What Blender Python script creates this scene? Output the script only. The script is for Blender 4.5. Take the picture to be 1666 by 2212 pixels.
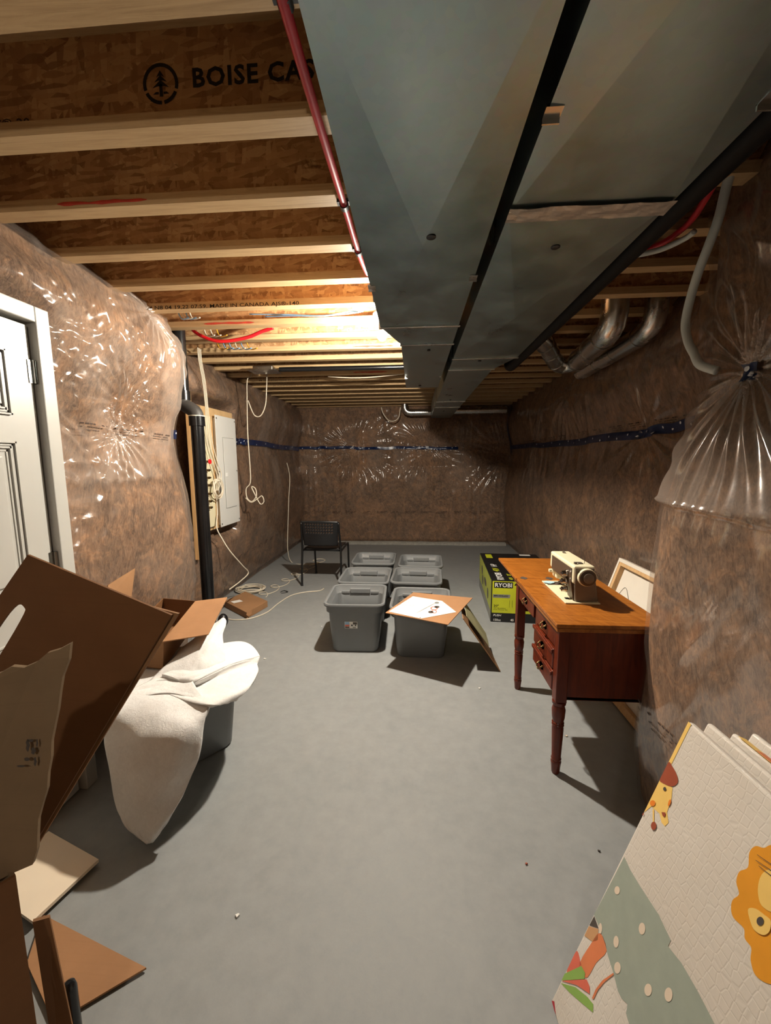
import bpy, bmesh, math, random
import numpy as np
from mathutils import Matrix, Vector

for _o in list(bpy.data.objects):
    bpy.data.objects.remove(_o, do_unlink=True)
SC = bpy.context.scene
COL = SC.collection
random.seed(7)
R = math.radians

# ------------------------------------------------------------------ camera
F_PX, CX, CY = 865.46, 833.0, 1106.0
CAM_Z = 1.5
def _cam_rows():
    p, y, r = R(7.314), R(4.1136), R(-.3345)
    base = np.array([[1, 0, 0], [0, 0, -1], [0, 1, 0]], float)
    yaw = np.array([[math.cos(y), math.sin(y), 0], [-math.sin(y), math.cos(y), 0], [0, 0, 1]])
    pit = np.array([[1, 0, 0], [0, math.cos(p), -math.sin(p)], [0, math.sin(p), math.cos(p)]])
    rol = np.array([[math.cos(r), -math.sin(r), 0], [math.sin(r), math.cos(r), 0], [0, 0, 1]])
    return rol @ pit @ base @ yaw
CM = _cam_rows()
cd = bpy.data.cameras.new('camera')
cam = bpy.data.objects.new('camera', cd)
COL.objects.link(cam)
cam.matrix_world = Matrix(((CM[0, 0], -CM[1, 0], -CM[2, 0], 0), (CM[0, 1], -CM[1, 1], -CM[2, 1], 0),
                           (CM[0, 2], -CM[1, 2], -CM[2, 2], CAM_Z), (0, 0, 0, 1)))
cd.sensor_fit = 'HORIZONTAL'
cd.sensor_width = 36.0
cd.lens = F_PX / 1666 * 36
cd.clip_start = .02
SC.camera = cam

# ------------------------------------------------------------------ world, exposure
w = bpy.data.worlds.new('world')
SC.world = w
w.use_nodes = True
w.node_tree.nodes['Background'].inputs[0].default_value = (.5, .45, .4, 1)
w.node_tree.nodes['Background'].inputs[1].default_value = .01
SC.view_settings.view_transform = 'Standard'
SC.view_settings.look = 'None'
SC.view_settings.gamma = 1
SC.view_settings.use_curve_mapping = False
SC.view_settings.exposure = 1.1
BULB_STRENGTH = 3700.0
BULB_COLOR = (1.0, .90, .765, 1)
BULB2_STRENGTH = 480.0

# measuring helpers: a pixel of the 1666x2212 photograph to a point on a known plane of the room
def ray(x, y):
    return CM.T @ np.array([(x - CX) / F_PX, (y - CY) / F_PX, 1.0])
O = np.array([0, 0, CAM_Z])
def pz(x, y, z):
    d = ray(x, y); return O + d * ((z - CAM_Z) / d[2])
def py(x, y, Y):
    d = ray(x, y); return O + d * (Y / d[1])
def px(x, y, X):
    d = ray(x, y); return O + d * (X / d[0])
def pplane(x, y, p0, n):
    d = ray(x, y); return O + d * (np.dot(np.array(p0) - O, n) / np.dot(d, n))

# ------------------------------------------------------------------ materials
MATS = {}
def srgb(r, g, b):
    f = lambda c: (c / 255 / 12.92) if c / 255 <= .04045 else ((c / 255 + .055) / 1.055) ** 2.4
    return (f(r), f(g), f(b), 1)
class NT:
    def __init__(s, name):
        s.m = bpy.data.materials.new(name); s.m.use_nodes = True
        s.t = s.m.node_tree; s.n = s.t.nodes; s.p = s.n['Principled BSDF']
    def node(s, typ, **kw):
        n = s.n.new(typ)
        for k, v in kw.items():
            if k in n.inputs: n.inputs[k].default_value = v
            else: setattr(n, k, v)
        return n
    def link(s, a, b): s.t.links.new(a, b)
    def coords(s, scale=(1, 1, 1), which='Object', rot=(0, 0, 0)):
        tc = s.n.new('ShaderNodeTexCoord'); mp = s.n.new('ShaderNodeMapping')
        mp.inputs['Scale'].default_value = scale; src = tc.outputs[which]
        if any(rot):
            m0 = s.n.new('ShaderNodeMapping'); m0.inputs['Rotation'].default_value = rot; s.link(src, m0.inputs['Vector']); src = m0.outputs[0]
        s.link(src, mp.inputs['Vector']); return mp.outputs[0]
    def noise(s, vec, scale, detail=4, rough=.55, dist=0):
        n = s.node('ShaderNodeTexNoise'); n.inputs['Scale'].default_value = scale
        n.inputs['Detail'].default_value = detail; n.inputs['Roughness'].default_value = rough
        n.inputs['Distortion'].default_value = dist; s.link(vec, n.inputs['Vector']); return n.outputs[0]
    def ramp(s, fac, stops):
        n = s.n.new('ShaderNodeValToRGB'); e = n.color_ramp.elements
        while len(e) < len(stops): e.new(.5)
        for i, (p, c) in enumerate(stops): e[i].position = p; e[i].color = c
        s.link(fac, n.inputs[0]); return n.outputs[0]
    def mix(s, a, b, fac, typ='MIX'):
        n = s.n.new('ShaderNodeMix'); n.data_type = 'RGBA'; n.blend_type = typ
        for v, i in ((fac, 0), (a, 6), (b, 7)):
            if hasattr(v, 'is_output'): s.link(v, n.inputs[i])
            else: n.inputs[i].default_value = v
        return n.outputs[2]
    def bump(s, h, strength=.3, dist=.01):
        n = s.n.new('ShaderNodeBump'); n.inputs['Strength'].default_value = strength
        n.inputs['Distance'].default_value = dist; s.link(h, n.inputs['Height'])
        s.link(n.outputs[0], s.p.inputs['Normal'])
    def set(s, rough=.5, metal=0, spec=None):
        s.p.inputs['Roughness'].default_value = rough; s.p.inputs['Metallic'].default_value = metal
        if spec is not None: s.p.inputs['Specular IOR Level'].default_value = spec
        return s
def plain(name, col, rough=.5, metal=0, var=.12, scale=18, bump=.0, spec=None):
    """colour with a little procedural mottling"""
    if name in MATS: return MATS[name]
    t = NT(name); t.set(rough, metal, spec)
    v = t.coords(); f = t.noise(v, scale)
    c0 = tuple(c * (1 - var) for c in col[:3]) + (1,); c1 = tuple(min(1, c * (1 + var)) for c in col[:3]) + (1,)
    t.link(t.ramp(f, [(.3, c0), (.7, c1)]), t.p.inputs['Base Color'])
    if bump: t.bump(t.noise(v, scale * 6, 3), bump, .004)
    MATS[name] = t.m; return t.m

def m_floor():
    t = NT('painted_concrete'); t.set(.6, 0, .25)
    v = t.coords()
    a = t.noise(v, 1.3, 5, .6); b = t.noise(v, 14, 5, .65); sp = t.noise(v, 160, 2)
    c = t.ramp(a, [(.3, srgb(134, 137, 137)), (.7, srgb(146, 148, 147))])
    c = t.mix(c, t.ramp(b, [(.35, srgb(124, 127, 127)), (.65, srgb(150, 152, 151))]), .35)
    sc = t.noise(t.coords((1, 6, 1), rot=(0, 0, .5)), 5, 6, .7, .6)
    c = t.mix(c, srgb(156, 156, 152), t.ramp(sc, [(.64, (0, 0, 0, 1)), (.74, (.35, .35, .35, 1))]))
    t.link(c, t.p.inputs['Base Color'])
    t.link(t.ramp(b, [(.3, (.52,) * 3 + (1,)), (.7, (.66,) * 3 + (1,))]), t.p.inputs['Roughness'])
    t.bump(t.mix(b, sp, .3), .12, .004); return t.m
def m_osb():
    t = NT('oriented_strand_board'); t.set(.62, 0, .25)
    cols = []
    for i, rot in enumerate(((0, .5, 0), (0, -.7, 0), (0, 1.5, 0), (0, .1, 0))):
        v = t.coords((10, 30, 42), rot=rot)
        vo = t.node('ShaderNodeTexVoronoi'); vo.inputs['Scale'].default_value = 1.0 + .22 * i
        vo.inputs['Randomness'].default_value = 1
        t.link(v, vo.inputs['Vector'])
        sep = t.node('ShaderNodeSeparateColor'); t.link(vo.outputs['Color'], sep.inputs[0])
        cols.append((sep.outputs[0], sep.outputs[1], vo.outputs['Distance']))
    pal = [(0, srgb(134, 96, 62)), (.35, srgb(164, 122, 82)), (.7, srgb(184, 144, 100)), (1, srgb(202, 166, 120))]
    c = t.ramp(cols[0][0], pal)
    for k in (1, 2, 3):
        fac = t.ramp(cols[k][1], [(.45, (0, 0, 0, 1)), (.55, (.8, .8, .8, 1))])
        c = t.mix(c, t.ramp(cols[k][0], pal), fac)
    dk = t.noise(t.coords((6, 6, 9)), 2.5, 6, .75, 1.2)
    c = t.mix(c, srgb(80, 50, 28), t.ramp(dk, [(.60, (0, 0, 0, 1)), (.70, (.75, .75, .75, 1))]))
    t.link(c, t.p.inputs['Base Color'])
    t.bump(cols[1][0], .35, .003); return t.m
def m_lumber(name, a, b, knots=True, axis=0):
    t = NT(name); t.set(.58, 0, .25)
    sc = [26, 26, 26]; sc[axis] = 1.6
    v = t.coords(tuple(sc)); g = t.noise(v, 1.6, 6, .65, 1.0)
    c = t.ramp(g, [(.28, a), (.55, b), (.8, tuple(x * .85 for x in a[:3]) + (1,))])
    if knots:
        k = t.noise(t.coords((1, 1, 1) if axis else (3, 9, 9)), 1.5, 2)
        c = t.mix(c, srgb(104, 72, 40), t.ramp(k, [(.70, (0, 0, 0, 1)), (.76, (.7, .7, .7, 1))]))
    t.link(c, t.p.inputs['Base Color']); t.bump(g, .12, .003); return t.m
def m_galv(name='galvanised_steel', base=(.36, .455, .465), r0=.26, r1=.42):
    t = NT(name); t.set(.33, 1)
    v = t.coords(); a = t.noise(v, 5, 5, .6); vo = t.node('ShaderNodeTexVoronoi'); vo.inputs['Scale'].default_value = 60
    t.link(v, vo.inputs['Vector'])
    c = t.ramp(a, [(.3, tuple(x * .86 for x in base) + (1,)), (.7, tuple(x * 1.08 for x in base) + (1,))])
    c = t.mix(c, vo.outputs['Color'], .03)
    t.link(c, t.p.inputs['Base Color'])
    t.link(t.ramp(a, [(.3, (r0,) * 3 + (1,)), (.7, (r1,) * 3 + (1,))]), t.p.inputs['Roughness'])
    t.bump(t.noise(t.coords((1, .35, 1)), 3, 3), .25, .012); return t.m
def m_batt():
    t = NT('brown_fibreglass_batt'); t.set(.9, 0, .1)
    v = t.coords()
    a = t.noise(v, 2.3, 6, .62, 1.2); b = t.noise(v, 7.5, 6, .7, 1.8)
    f = t.noise(t.coords((1, 1, .22), rot=(.35, .3, .1)), 42, 8, .78, 1.5)
    c = t.ramp(a, [(.36, srgb(58, 46, 41)), (.46, srgb(96, 75, 62)), (.54, srgb(128, 97, 75)), (.65, srgb(172, 128, 94))])
    c = t.mix(c, t.ramp(b, [(.38, srgb(52, 42, 38)), (.52, srgb(116, 90, 70)), (.63, srgb(184, 134, 92))]), .48)
    c = t.mix(c, t.ramp(f, [(.38, srgb(68, 52, 43)), (.60, srgb(170, 140, 114))]), .42)
    t.link(c, t.p.inputs['Base Color'])
    t.bump(t.mix(b, f, .5), .6, .02); return t.m
def m_film():
    t = NT('clear_polyethylene_film'); n = t.n
    out = n['Material Output']; n.remove(t.p)
    tr = t.node('ShaderNodeBsdfTransparent'); tr.inputs[0].default_value = (.97, .965, .96, 1)
    di = t.node('ShaderNodeBsdfDiffuse'); di.inputs[0].default_value = srgb(214, 198, 184)
    tl = t.node('ShaderNodeBsdfTranslucent'); tl.inputs[0].default_value = srgb(214, 198, 184)
    md = n.new('ShaderNodeMixShader'); md.inputs[0].default_value = .35
    t.link(di.outputs[0], md.inputs[1]); t.link(tl.outputs[0], md.inputs[2])
    at = t.node('ShaderNodeAttribute', attribute_name='milk_sheen')
    ma = t.node('ShaderNodeMath', operation='MULTIPLY_ADD'); ma.inputs[1].default_value = .34; ma.inputs[2].default_value = .055  # milky loose film and painted pale sheen, both as diffuse colour
    t.link(at.outputs['Fac'], ma.inputs[0])
    m1 = n.new('ShaderNodeMixShader'); t.link(ma.outputs[0], m1.inputs[0])
    t.link(tr.outputs[0], m1.inputs[1]); t.link(md.outputs[0], m1.inputs[2])
    gl = t.node('ShaderNodeBsdfGlossy'); gl.inputs['Roughness'].default_value = .18
    gl.inputs[0].default_value = (1, 1, 1, 1)
    v = t.coords(); bp = n.new('ShaderNodeBump'); bp.inputs['Strength'].default_value = .07; bp.inputs['Distance'].default_value = .01
    t.link(t.noise(t.coords((1, 1, .45)), 16, 4, .6, 1.0), bp.inputs['Height']); t.link(bp.outputs[0], gl.inputs['Normal'])
    fr = n.new('ShaderNodeFresnel'); fr.inputs[0].default_value = 1.45
    t.link(bp.outputs[0], fr.inputs['Normal'])
    mn = t.node('ShaderNodeMath', operation='MINIMUM'); mn.inputs[1].default_value = .17; t.link(fr.outputs[0], mn.inputs[0])
    m2 = n.new('ShaderNodeMixShader'); t.link(mn.outputs[0], m2.inputs[0])
    t.link(m1.outputs[0], m2.inputs[1]); t.link(gl.outputs[0], m2.inputs[2])
    t.link(m2.outputs[0], out.inputs[0]); return t.m
def m_cardboard(name, col, axis=0):
    t = NT(name); t.set(.75, 0, .2)
    sc = [3, 3, 3]; sc[axis] = 160
    v = t.coords(); a = t.noise(v, 4, 5, .6); st = t.noise(t.coords(tuple(sc)), 1, 2)
    c = t.ramp(a, [(.3, tuple(x * .86 for x in col[:3]) + (1,)), (.7, tuple(min(1, x * 1.08) for x in col[:3]) + (1,))])
    c = t.mix(c, tuple(x * .8 for x in col[:3]) + (1,), t.ramp(st, [(.55, (0, 0, 0, 1)), (.75, (.3, .3, .3, 1))]))
    t.link(c, t.p.inputs['Base Color']); t.bump(st, .08, .002); return t.m
def m_flame():
    t = NT('figured_birch_veneer'); t.set(.33, 0, .5)
    g = t.noise(t.coords((1.5, 20, 8), rot=(0, 0, .15)), 2.2, 5, .6, 2.0)
    g2 = t.noise(t.coords((14, 2.5, 4), rot=(0, 0, -.3)), 2.5, 4, .6, 1.5)
    c = t.ramp(g, [(.3, srgb(116, 62, 18)), (.52, srgb(150, 88, 28)), (.72, srgb(176, 110, 42))])
    c = t.mix(c, t.ramp(g2, [(.35, srgb(110, 58, 16)), (.65, srgb(178, 112, 44))]), .35)
    t.link(c, t.p.inputs['Base Color']); return t.m
def m_redwood():
    t = NT('red_mahogany_stain'); t.set(.32, 0, .5)
    g = t.noise(t.coords((20, 20, 2)), 2.0, 5, .6, 1.0)
    t.link(t.ramp(g, [(.3, srgb(74, 24, 9)), (.7, srgb(112, 42, 16))]), t.p.inputs['Base Color']); return t.m
def m_fleece():
    t = NT('white_polyester_batting'); t.set(.95, 0, .05)
    v = t.coords(); f = t.noise(v, 55, 7, .75, 1.2); a = t.noise(v, 5, 4)
    t.link(t.mix(t.ramp(f, [(.3, srgb(206, 205, 203)), (.7, srgb(238, 238, 236))]), t.ramp(a, [(.3, srgb(214, 212, 208)), (.7, srgb(242, 242, 240))]), .5), t.p.inputs['Base Color'])
    t.p.inputs['Subsurface Weight'].default_value = 0
    t.bump(f, .5, .006); return t.m
def m_foam():
    t = NT('embossed_cream_foam'); t.set(.42, 0, .45)
    v = t.coords((16, 16, 16))
    ch = t.node('ShaderNodeTexBrick'); ch.inputs['Scale'].default_value = 1.6; ch.inputs['Mortar Size'].default_value = .02
    v2 = t.coords((1, 1, 1), rot=(0, .34, .785)); t.link(v2, ch.inputs['Vector'])
    wv = t.node('ShaderNodeTexVoronoi', feature='DISTANCE_TO_EDGE'); wv.inputs['Scale'].default_value = 3.4; wv.inputs['Randomness'].default_value = .35
    t.link(v, wv.inputs['Vector'])
    hgt = t.ramp(wv.outputs['Distance'], [(.02, (0, 0, 0, 1)), (.1, (1, 1, 1, 1))])
    n = t.noise(t.coords(), 40, 4, .6)
    a = t.noise(t.coords(), 3, 3)
    t.link(t.ramp(a, [(.3, srgb(208, 199, 187)), (.7, srgb(220, 213, 203))]), t.p.inputs['Base Color'])
    t.bump(t.mix(hgt, n, .35), .22, .002); return t.m
def m_emit(name, col, s):
    t = NT(name); t.p.inputs['Emission Color'].default_value = col; t.p.inputs['Emission Strength'].default_value = s
    t.p.inputs['Base Color'].default_value = (.9, .9, .9, 1); return t.m
M = dict(
    floor=m_floor(), osb=m_osb(), galv=m_galv(), batt=m_batt(), film=m_film(),
    galv2=m_galv('bright_tin_duct', (.62, .62, .60), .2, .32),
    lumber=m_lumber('spruce_flange', srgb(164, 134, 94), srgb(190, 160, 118)),
    lumberv=m_lumber('spruce_stud', srgb(186, 142, 92), srgb(208, 168, 116), True, 2),
    ply=plain('plywood_sheet', srgb(196, 162, 116), .6, 0, .15, 9),
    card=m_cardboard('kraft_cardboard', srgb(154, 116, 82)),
    cardin_and_shade=m_cardboard('kraft_inner_and_shade', srgb(118, 82, 52), 2),  # dark inner kraft, also paints shade on an unlit outer side
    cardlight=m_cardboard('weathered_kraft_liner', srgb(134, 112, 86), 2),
    cardorange=m_cardboard('warm_kraft_sheet', srgb(160, 119, 84), 1),
    flame=m_flame(), redwood=m_redwood(), fleece=m_fleece(), foam=m_foam(),
    abs=plain('black_abs_plastic', srgb(20, 20, 21), .22, 0, .25, 8, 0, .5),
    absdull=plain('dusty_black_abs', srgb(48, 46, 44), .6, 0, .3, 14),
    white=plain('white_door_paint', srgb(180, 179, 173), .35, 0, .02, 5),
    panel=plain('grey_white_enamel', srgb(206, 206, 202), .38, 0, .02, 6),
    cable=plain('white_cable_jacket', srgb(214, 204, 184), .45, 0, .06, 10),
    conduit=plain('white_plastic_conduit', srgb(198, 204, 200), .4, 0, .05, 6),
    pex=plain('red_pex_pipe', srgb(176, 30, 44), .32, 0, .2, 9),
    pexbright=plain('bright_red_pex', srgb(206, 26, 34), .32, 0, .1, 9),
    bluewire=plain('blue_cable_jacket', srgb(120, 160, 196), .45, 0, .1, 9),
    yellowwire=plain('yellow_cable_jacket', srgb(216, 160, 50), .45, 0, .1, 9),
    drainblack=plain('matt_black_pipe', srgb(9, 9, 10), .55, 0, .2, 14, 0, .2),
    blackp=plain('black_plastic', srgb(24, 24, 26), .38, 0, .15, 12),
    blackm=plain('black_powder_coat', srgb(14, 14, 15), .45, 0, .2, 14),
    binp=plain('grey_tote_plastic', srgb(114, 117, 118), .42, 0, .04, 7),
    tape=plain('blue_sheathing_tape', srgb(15, 34, 72), .3, 0, .2, 20),
    tapew=plain('white_tape_print', srgb(210, 214, 222), .4, 0, .05, 20),
    ink=plain('black_stamp_ink', srgb(24, 17, 12), .7, 0, .3, 60),
    inkbrown=plain('faded_stamp_ink', srgb(52, 36, 26), .75, 0, .3, 40),
    redink=plain('red_lumber_crayon', srgb(186, 62, 44), .7, 0, .2, 30),
    paper=plain('white_paper', srgb(226, 224, 218), .6, 0, .02, 6),
    foamboard=plain('white_foam_board', srgb(232, 216, 192), .55, 0, .03, 6),
    lime=plain('lime_green_print', srgb(186, 192, 40), .42, 0, .06, 8),
    limedark=plain('pale_lime_print', srgb(168, 176, 70), .45, 0, .15, 5),
    blackprint=plain('black_carton_print', srgb(20, 20, 21), .45, 0, .2, 9),
    greyprint=plain('grey_carton_print', srgb(126, 128, 122), .45, 0, .1, 9),
    whiteprint=plain('white_carton_print', srgb(230, 230, 226), .45, 0, .03, 9),
    brass=plain('aged_brass', srgb(120, 100, 66), .35, 1, .25, 30),
    steel=plain('hinge_steel', srgb(140, 140, 136), .3, 1, .15, 20),
    foil=plain('crumpled_foil_tape', srgb(190, 182, 172), .38, .65, .12, 30),
    cream=plain('cream_enamel', srgb(216, 208, 176), .3, 0, .03, 8),
    brownp=plain('brown_bakelite', srgb(74, 60, 48), .35, 0, .15, 12),
    greyp=plain('taupe_machine_shell', srgb(108, 98, 86), .38, 0, .06, 10),
    chrome=plain('chrome_dial', srgb(180, 176, 168), .18, 1, .1, 20),
    canvas=plain('primed_canvas_back', srgb(216, 208, 194), .8, 0, .03, 7),
    stretcher=m_lumber('pine_stretcher_bar', srgb(186, 146, 100), srgb(206, 170, 124), False, 2),
    curb=plain('rough_bare_concrete', srgb(150, 148, 140), .85, 0, .18, 26, .5),
    drywall=plain('plain_grey_wall', srgb(140, 122, 104), .8, 0, .05, 6),
    bulb=m_emit('lit_bulb_glass', BULB_COLOR, BULB_STRENGTH),
    bulb2=m_emit('weak_bulb_glass', BULB_COLOR, BULB2_STRENGTH),
    porcelain=plain('white_porcelain', srgb(226, 222, 212), .25, 0, .02, 6),
    sage=plain('sage_green_print', srgb(156, 165, 152), .42, 0, .05, 30),
    yellow=plain('pale_yellow_print', srgb(240, 200, 110), .42, 0, .04, 20),
    amber=plain('amber_print', srgb(226, 152, 34), .42, 0, .04, 20),
    rust=plain('rust_print', srgb(156, 74, 48), .42, 0, .05, 20),
    coral=plain('coral_print', srgb(222, 128, 80), .42, 0, .05, 20),
    salmon=plain('salmon_print', srgb(222, 108, 84), .42, 0, .05, 20),
    leaf=plain('leaf_green_print', srgb(140, 178, 84), .42, 0, .05, 20),
    orange=plain('orange_print', srgb(232, 130, 36), .42, 0, .05, 20),
    creamdot=plain('cream_dot_print', srgb(226, 208, 186), .42, 0, .03, 20),
    tan=plain('tan_print', srgb(200, 152, 106), .42, 0, .05, 20),
    maroon=plain('maroon_print', srgb(176, 40, 56), .42, 0, .05, 20),
    charcoal=plain('charcoal_print', srgb(78, 70, 64), .42, 0, .05, 20),
    olive=plain('olive_carton_liner', srgb(146, 142, 108), .7, 0, .1, 9),
    ltblue=plain('pale_blue_cloth', srgb(160, 192, 204), .8, 0, .1, 30),
    skyprint=plain('sky_blue_label_print', srgb(150, 186, 214), .4, 0, .08, 30),
)

# ------------------------------------------------------------------ mesh helpers
def link(o, parent=None):
    COL.objects.link(o)
    if parent is not None: o.parent = parent
    return o
def tag(o, label, cat, group=None, kind=None):
    o['label'] = label; o['category'] = cat
    if group: o['group'] = group
    if kind: o['kind'] = kind
    return o
def empty(name, loc=(0, 0, 0), rz=0):
    o = bpy.data.objects.new(name, None); o.location = loc; o.rotation_euler = (0, 0, rz)
    o.empty_display_size = .05
    return link(o)
class MB:
    """collects shapes, build() makes ONE mesh object of them"""
    def __init__(s): s.v = []; s.f = []
    def add(s, vs, fs):
        o = len(s.v); s.v += [tuple(map(float, p)) for p in vs]; s.f += [tuple(i + o for i in f) for f in fs]; return s
    def box(s, a, b):
        (x0, y0, z0), (x1, y1, z1) = a, b
        return s.add([(x0, y0, z0), (x1, y0, z0), (x1, y1, z0), (x0, y1, z0), (x0, y0, z1), (x1, y0, z1), (x1, y1, z1), (x0, y1, z1)],
                     [(0, 3, 2, 1), (4, 5, 6, 7), (0, 1, 5, 4), (1, 2, 6, 5), (2, 3, 7, 6), (3, 0, 4, 7)])
    def slab(s, pts, t, up=None):
        """polygon in space given thickness t along its normal (both ways from the outline: 0..-t)"""
        P = [np.array(p, float) for p in pts]; n = np.zeros(3)
        for i in range(len(P)): n += np.cross(P[i] - P[0], P[(i + 1) % len(P)] - P[0])
        n /= np.linalg.norm(n); k = len(P)
        if up is not None and np.dot(n, up) < 0: P = P[::-1]; n = -n
        return s.add(P + [p - n * t for p in P], [tuple(range(k)), tuple(range(2 * k - 1, k - 1, -1))] +
                     [(i, i + k, (i + 1) % k + k, (i + 1) % k) for i in range(k)])
    def tube(s, pts, r, seg=8, cap=True, radii=None):
        P = [np.array(p, float) for p in pts]; n = len(P)
        T = [(P[min(i + 1, n - 1)] - P[max(i - 1, 0)]) for i in range(n)]
        T = [t / (np.linalg.norm(t) + 1e-12) for t in T]
        a = np.array([0, 0, 1.]) if abs(T[0][2]) < .9 else np.array([1., 0, 0])
        u = np.cross(T[0], a); u /= np.linalg.norm(u); vs = []; fs = []
        for i in range(n):
            u = u - T[i] * np.dot(u, T[i]); u /= np.linalg.norm(u); w_ = np.cross(T[i], u)
            rr = radii[i] if radii else r
            for k in range(seg):
                an = 2 * math.pi * k / seg; vs.append(P[i] + rr * (math.cos(an) * u + math.sin(an) * w_))
        for i in range(n - 1):
            for k in range(seg):
                fs.append((i * seg + k, i * seg + (k + 1) % seg, (i + 1) * seg + (k + 1) % seg, (i + 1) * seg + k))
        if cap: fs += [tuple(range(seg - 1, -1, -1)), tuple((n - 1) * seg + k for k in range(seg))]
        return s.add(vs, fs)
    def cyl(s, a, b, r, seg=16): return s.tube([a, b], r, seg)
    def lathe(s, prof, org=(0, 0, 0), seg=20, axis=2):
        """prof = [(r, h)]"""
        vs = []; fs = []
        for r, h in prof:
            for k in range(seg):
                a = 2 * math.pi * k / seg; p = [r * math.cos(a), r * math.sin(a), h]
                if axis == 1: p = [p[0], p[2], p[1]]
                if axis == 0: p = [p[2], p[0], p[1]]
                vs.append((p[0] + org[0], p[1] + org[1], p[2] + org[2]))
        n = len(prof)
        for i in range(n - 1):
            for k in range(seg): fs.append((i * seg + k, i * seg + (k + 1) % seg, (i + 1) * seg + (k + 1) % seg, (i + 1) * seg + k))
        fs += [tuple(range(seg - 1, -1, -1)), tuple((n - 1) * seg + k for k in range(seg))]
        return s.add(vs, fs)
    def grid(s, G):
        """G = (rows, cols, 3)"""
        n, m = G.shape[:2]; vs = G.reshape(-1, 3)
        fs = [(i * m + j, i * m + j + 1, (i + 1) * m + j + 1, (i + 1) * m + j) for i in range(n - 1) for j in range(m - 1)]
        return s.add(vs, fs)
    def sphere(s, c, r, seg=16, rings=10, sz=1):
        prof = [(max(1e-4, r * math.sin(math.pi * i / rings)), -r * sz * math.cos(math.pi * i / rings)) for i in range(rings + 1)]
        return s.lathe(prof, c, seg)
    def build(s, name, mat, parent=None, smooth=False, bevel=0, local=False, solid=0, seg=2):
        me = bpy.data.meshes.new(name)
        me.from_pydata(s.v, [], s.f); me.materials.append(mat)
        bm = bmesh.new(); bm.from_mesh(me); bmesh.ops.recalc_face_normals(bm, faces=bm.faces) if not solid else None
        bm.to_mesh(me); bm.free()
        if smooth:
            for p in me.polygons: p.use_smooth = True
            if smooth == 'auto':
                try: me.set_sharp_from_angle(angle=R(38))
                except Exception: pass
        me.update()
        o = bpy.data.objects.new(name, me); link(o, parent)
        if parent is not None and not local:
            inv = parent_world(parent).inverted(); me.transform(inv)
        if solid:
            m = o.modifiers.new('thickness', 'SOLIDIFY'); m.thickness = solid; m.offset = 0
        if bevel:
            m = o.modifiers.new('soft_edges', 'BEVEL'); m.width = bevel; m.segments = seg; m.limit_method = 'ANGLE'; m.angle_limit = R(40)
        return o
def parent_world(o):
    m = Matrix.LocRotScale(o.location, o.rotation_euler, o.scale)
    return (parent_world(o.parent) @ m) if o.parent is not None else m
def copy_tree(o, parent=None):
    c = o.copy(); COL.objects.link(c); c.parent = parent
    for ch in list(o.children): copy_tree(ch, c)
    return c
def spline(pts, n=8, closed=False):
    """Catmull-Rom through pts"""
    P = [np.array(p, float) for p in pts]; out = []; k = len(P)
    for i in range(k if closed else k - 1):
        g = (lambda j: P[j % k]) if closed else (lambda j: P[min(max(j, 0), k - 1)])
        a, b, c, d = g(i - 1), g(i), g(i + 1), g(i + 2)
        for t in np.linspace(0, 1, n, endpoint=False):
            out.append(.5 * (2 * b + (c - a) * t + (2 * a - 5 * b + 4 * c - d) * t * t + (3 * b - a - 3 * c + d) * t ** 3))
    if not closed: out.append(P[-1])
    return out
def loft(rows, nu=8, nv=8):
    a = [spline(r, nu) for r in rows]; m = len(a[0])
    cols = [spline([a[i][j] for i in range(len(a))], nv) for j in range(m)]
    return np.array(cols).transpose(1, 0, 2)
def lettering(body, size, origin, xdir, ydir, mat, parent=None, name='lettering', bold=0., sx=1., align='LEFT', shear=0., world=True, space=1.):
    cu = bpy.data.curves.new(name, 'FONT'); cu.body = body; cu.size = size; cu.offset = bold * size
    cu.align_x = align; cu.shear = shear; cu.resolution_u = 2; cu.space_character = space
    ob = bpy.data.objects.new(name, cu)
    me = bpy.data.meshes.new_from_object(ob); bpy.data.objects.remove(ob); bpy.data.curves.remove(cu)
    x = Vector(xdir).normalized(); y = Vector(ydir).normalized(); z = x.cross(y)
    mt = Matrix(((x[0] * sx, y[0], z[0], origin[0]), (x[1] * sx, y[1], z[1], origin[1]), (x[2] * sx, y[2], z[2], origin[2]), (0, 0, 0, 1)))
    me.transform(mt); me.materials.clear(); me.materials.append(mat); me.name = name
    o = bpy.data.objects.new(name, me); link(o, parent)
    if parent is not None and world: me.transform(parent_world(parent).inverted())
    return o
def flat_poly(pts, name, mat, parent):
    return_mb = MB(); return_mb.add(pts, [tuple(range(len(pts)))])
    return return_mb.build(name, mat, parent)

# value noise for the shapes
_rng = np.random.default_rng(11)
_tab = _rng.random((256, 256))
def vn(x, y, s=0):
    x = np.asarray(x, float) + s * 17.31 + 500; y = np.asarray(y, float) + s * 9.77 + 500
    i = np.floor(x).astype(int); j = np.floor(y).astype(int); fx = x - i; fy = y - j
    fx = fx * fx * (3 - 2 * fx); fy = fy * fy * (3 - 2 * fy)
    g = lambda a, b: _tab[a % 256, b % 256]
    return (g(i, j) * (1 - fx) + g(i + 1, j) * fx) * (1 - fy) + (g(i, j + 1) * (1 - fx) + g(i + 1, j + 1) * fx) * fy
def fbm(x, y, s=0, o=4):
    a = 0; t = 0
    for k in range(o): a = a + vn(x * 2 ** k, y * 2 ** k, s + k) * .5 ** k; t += .5 ** k
    return a / t
def sstep(a, b, x):
    t = np.clip((x - a) / (b - a), 0, 1); return t * t * (3 - 2 * t)
def bumpf(z, a, m, b):
    """0 at a and b, 1 at m"""
    return np.where(z < m, sstep(a, m, z), 1 - sstep(m, b, z))

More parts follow.
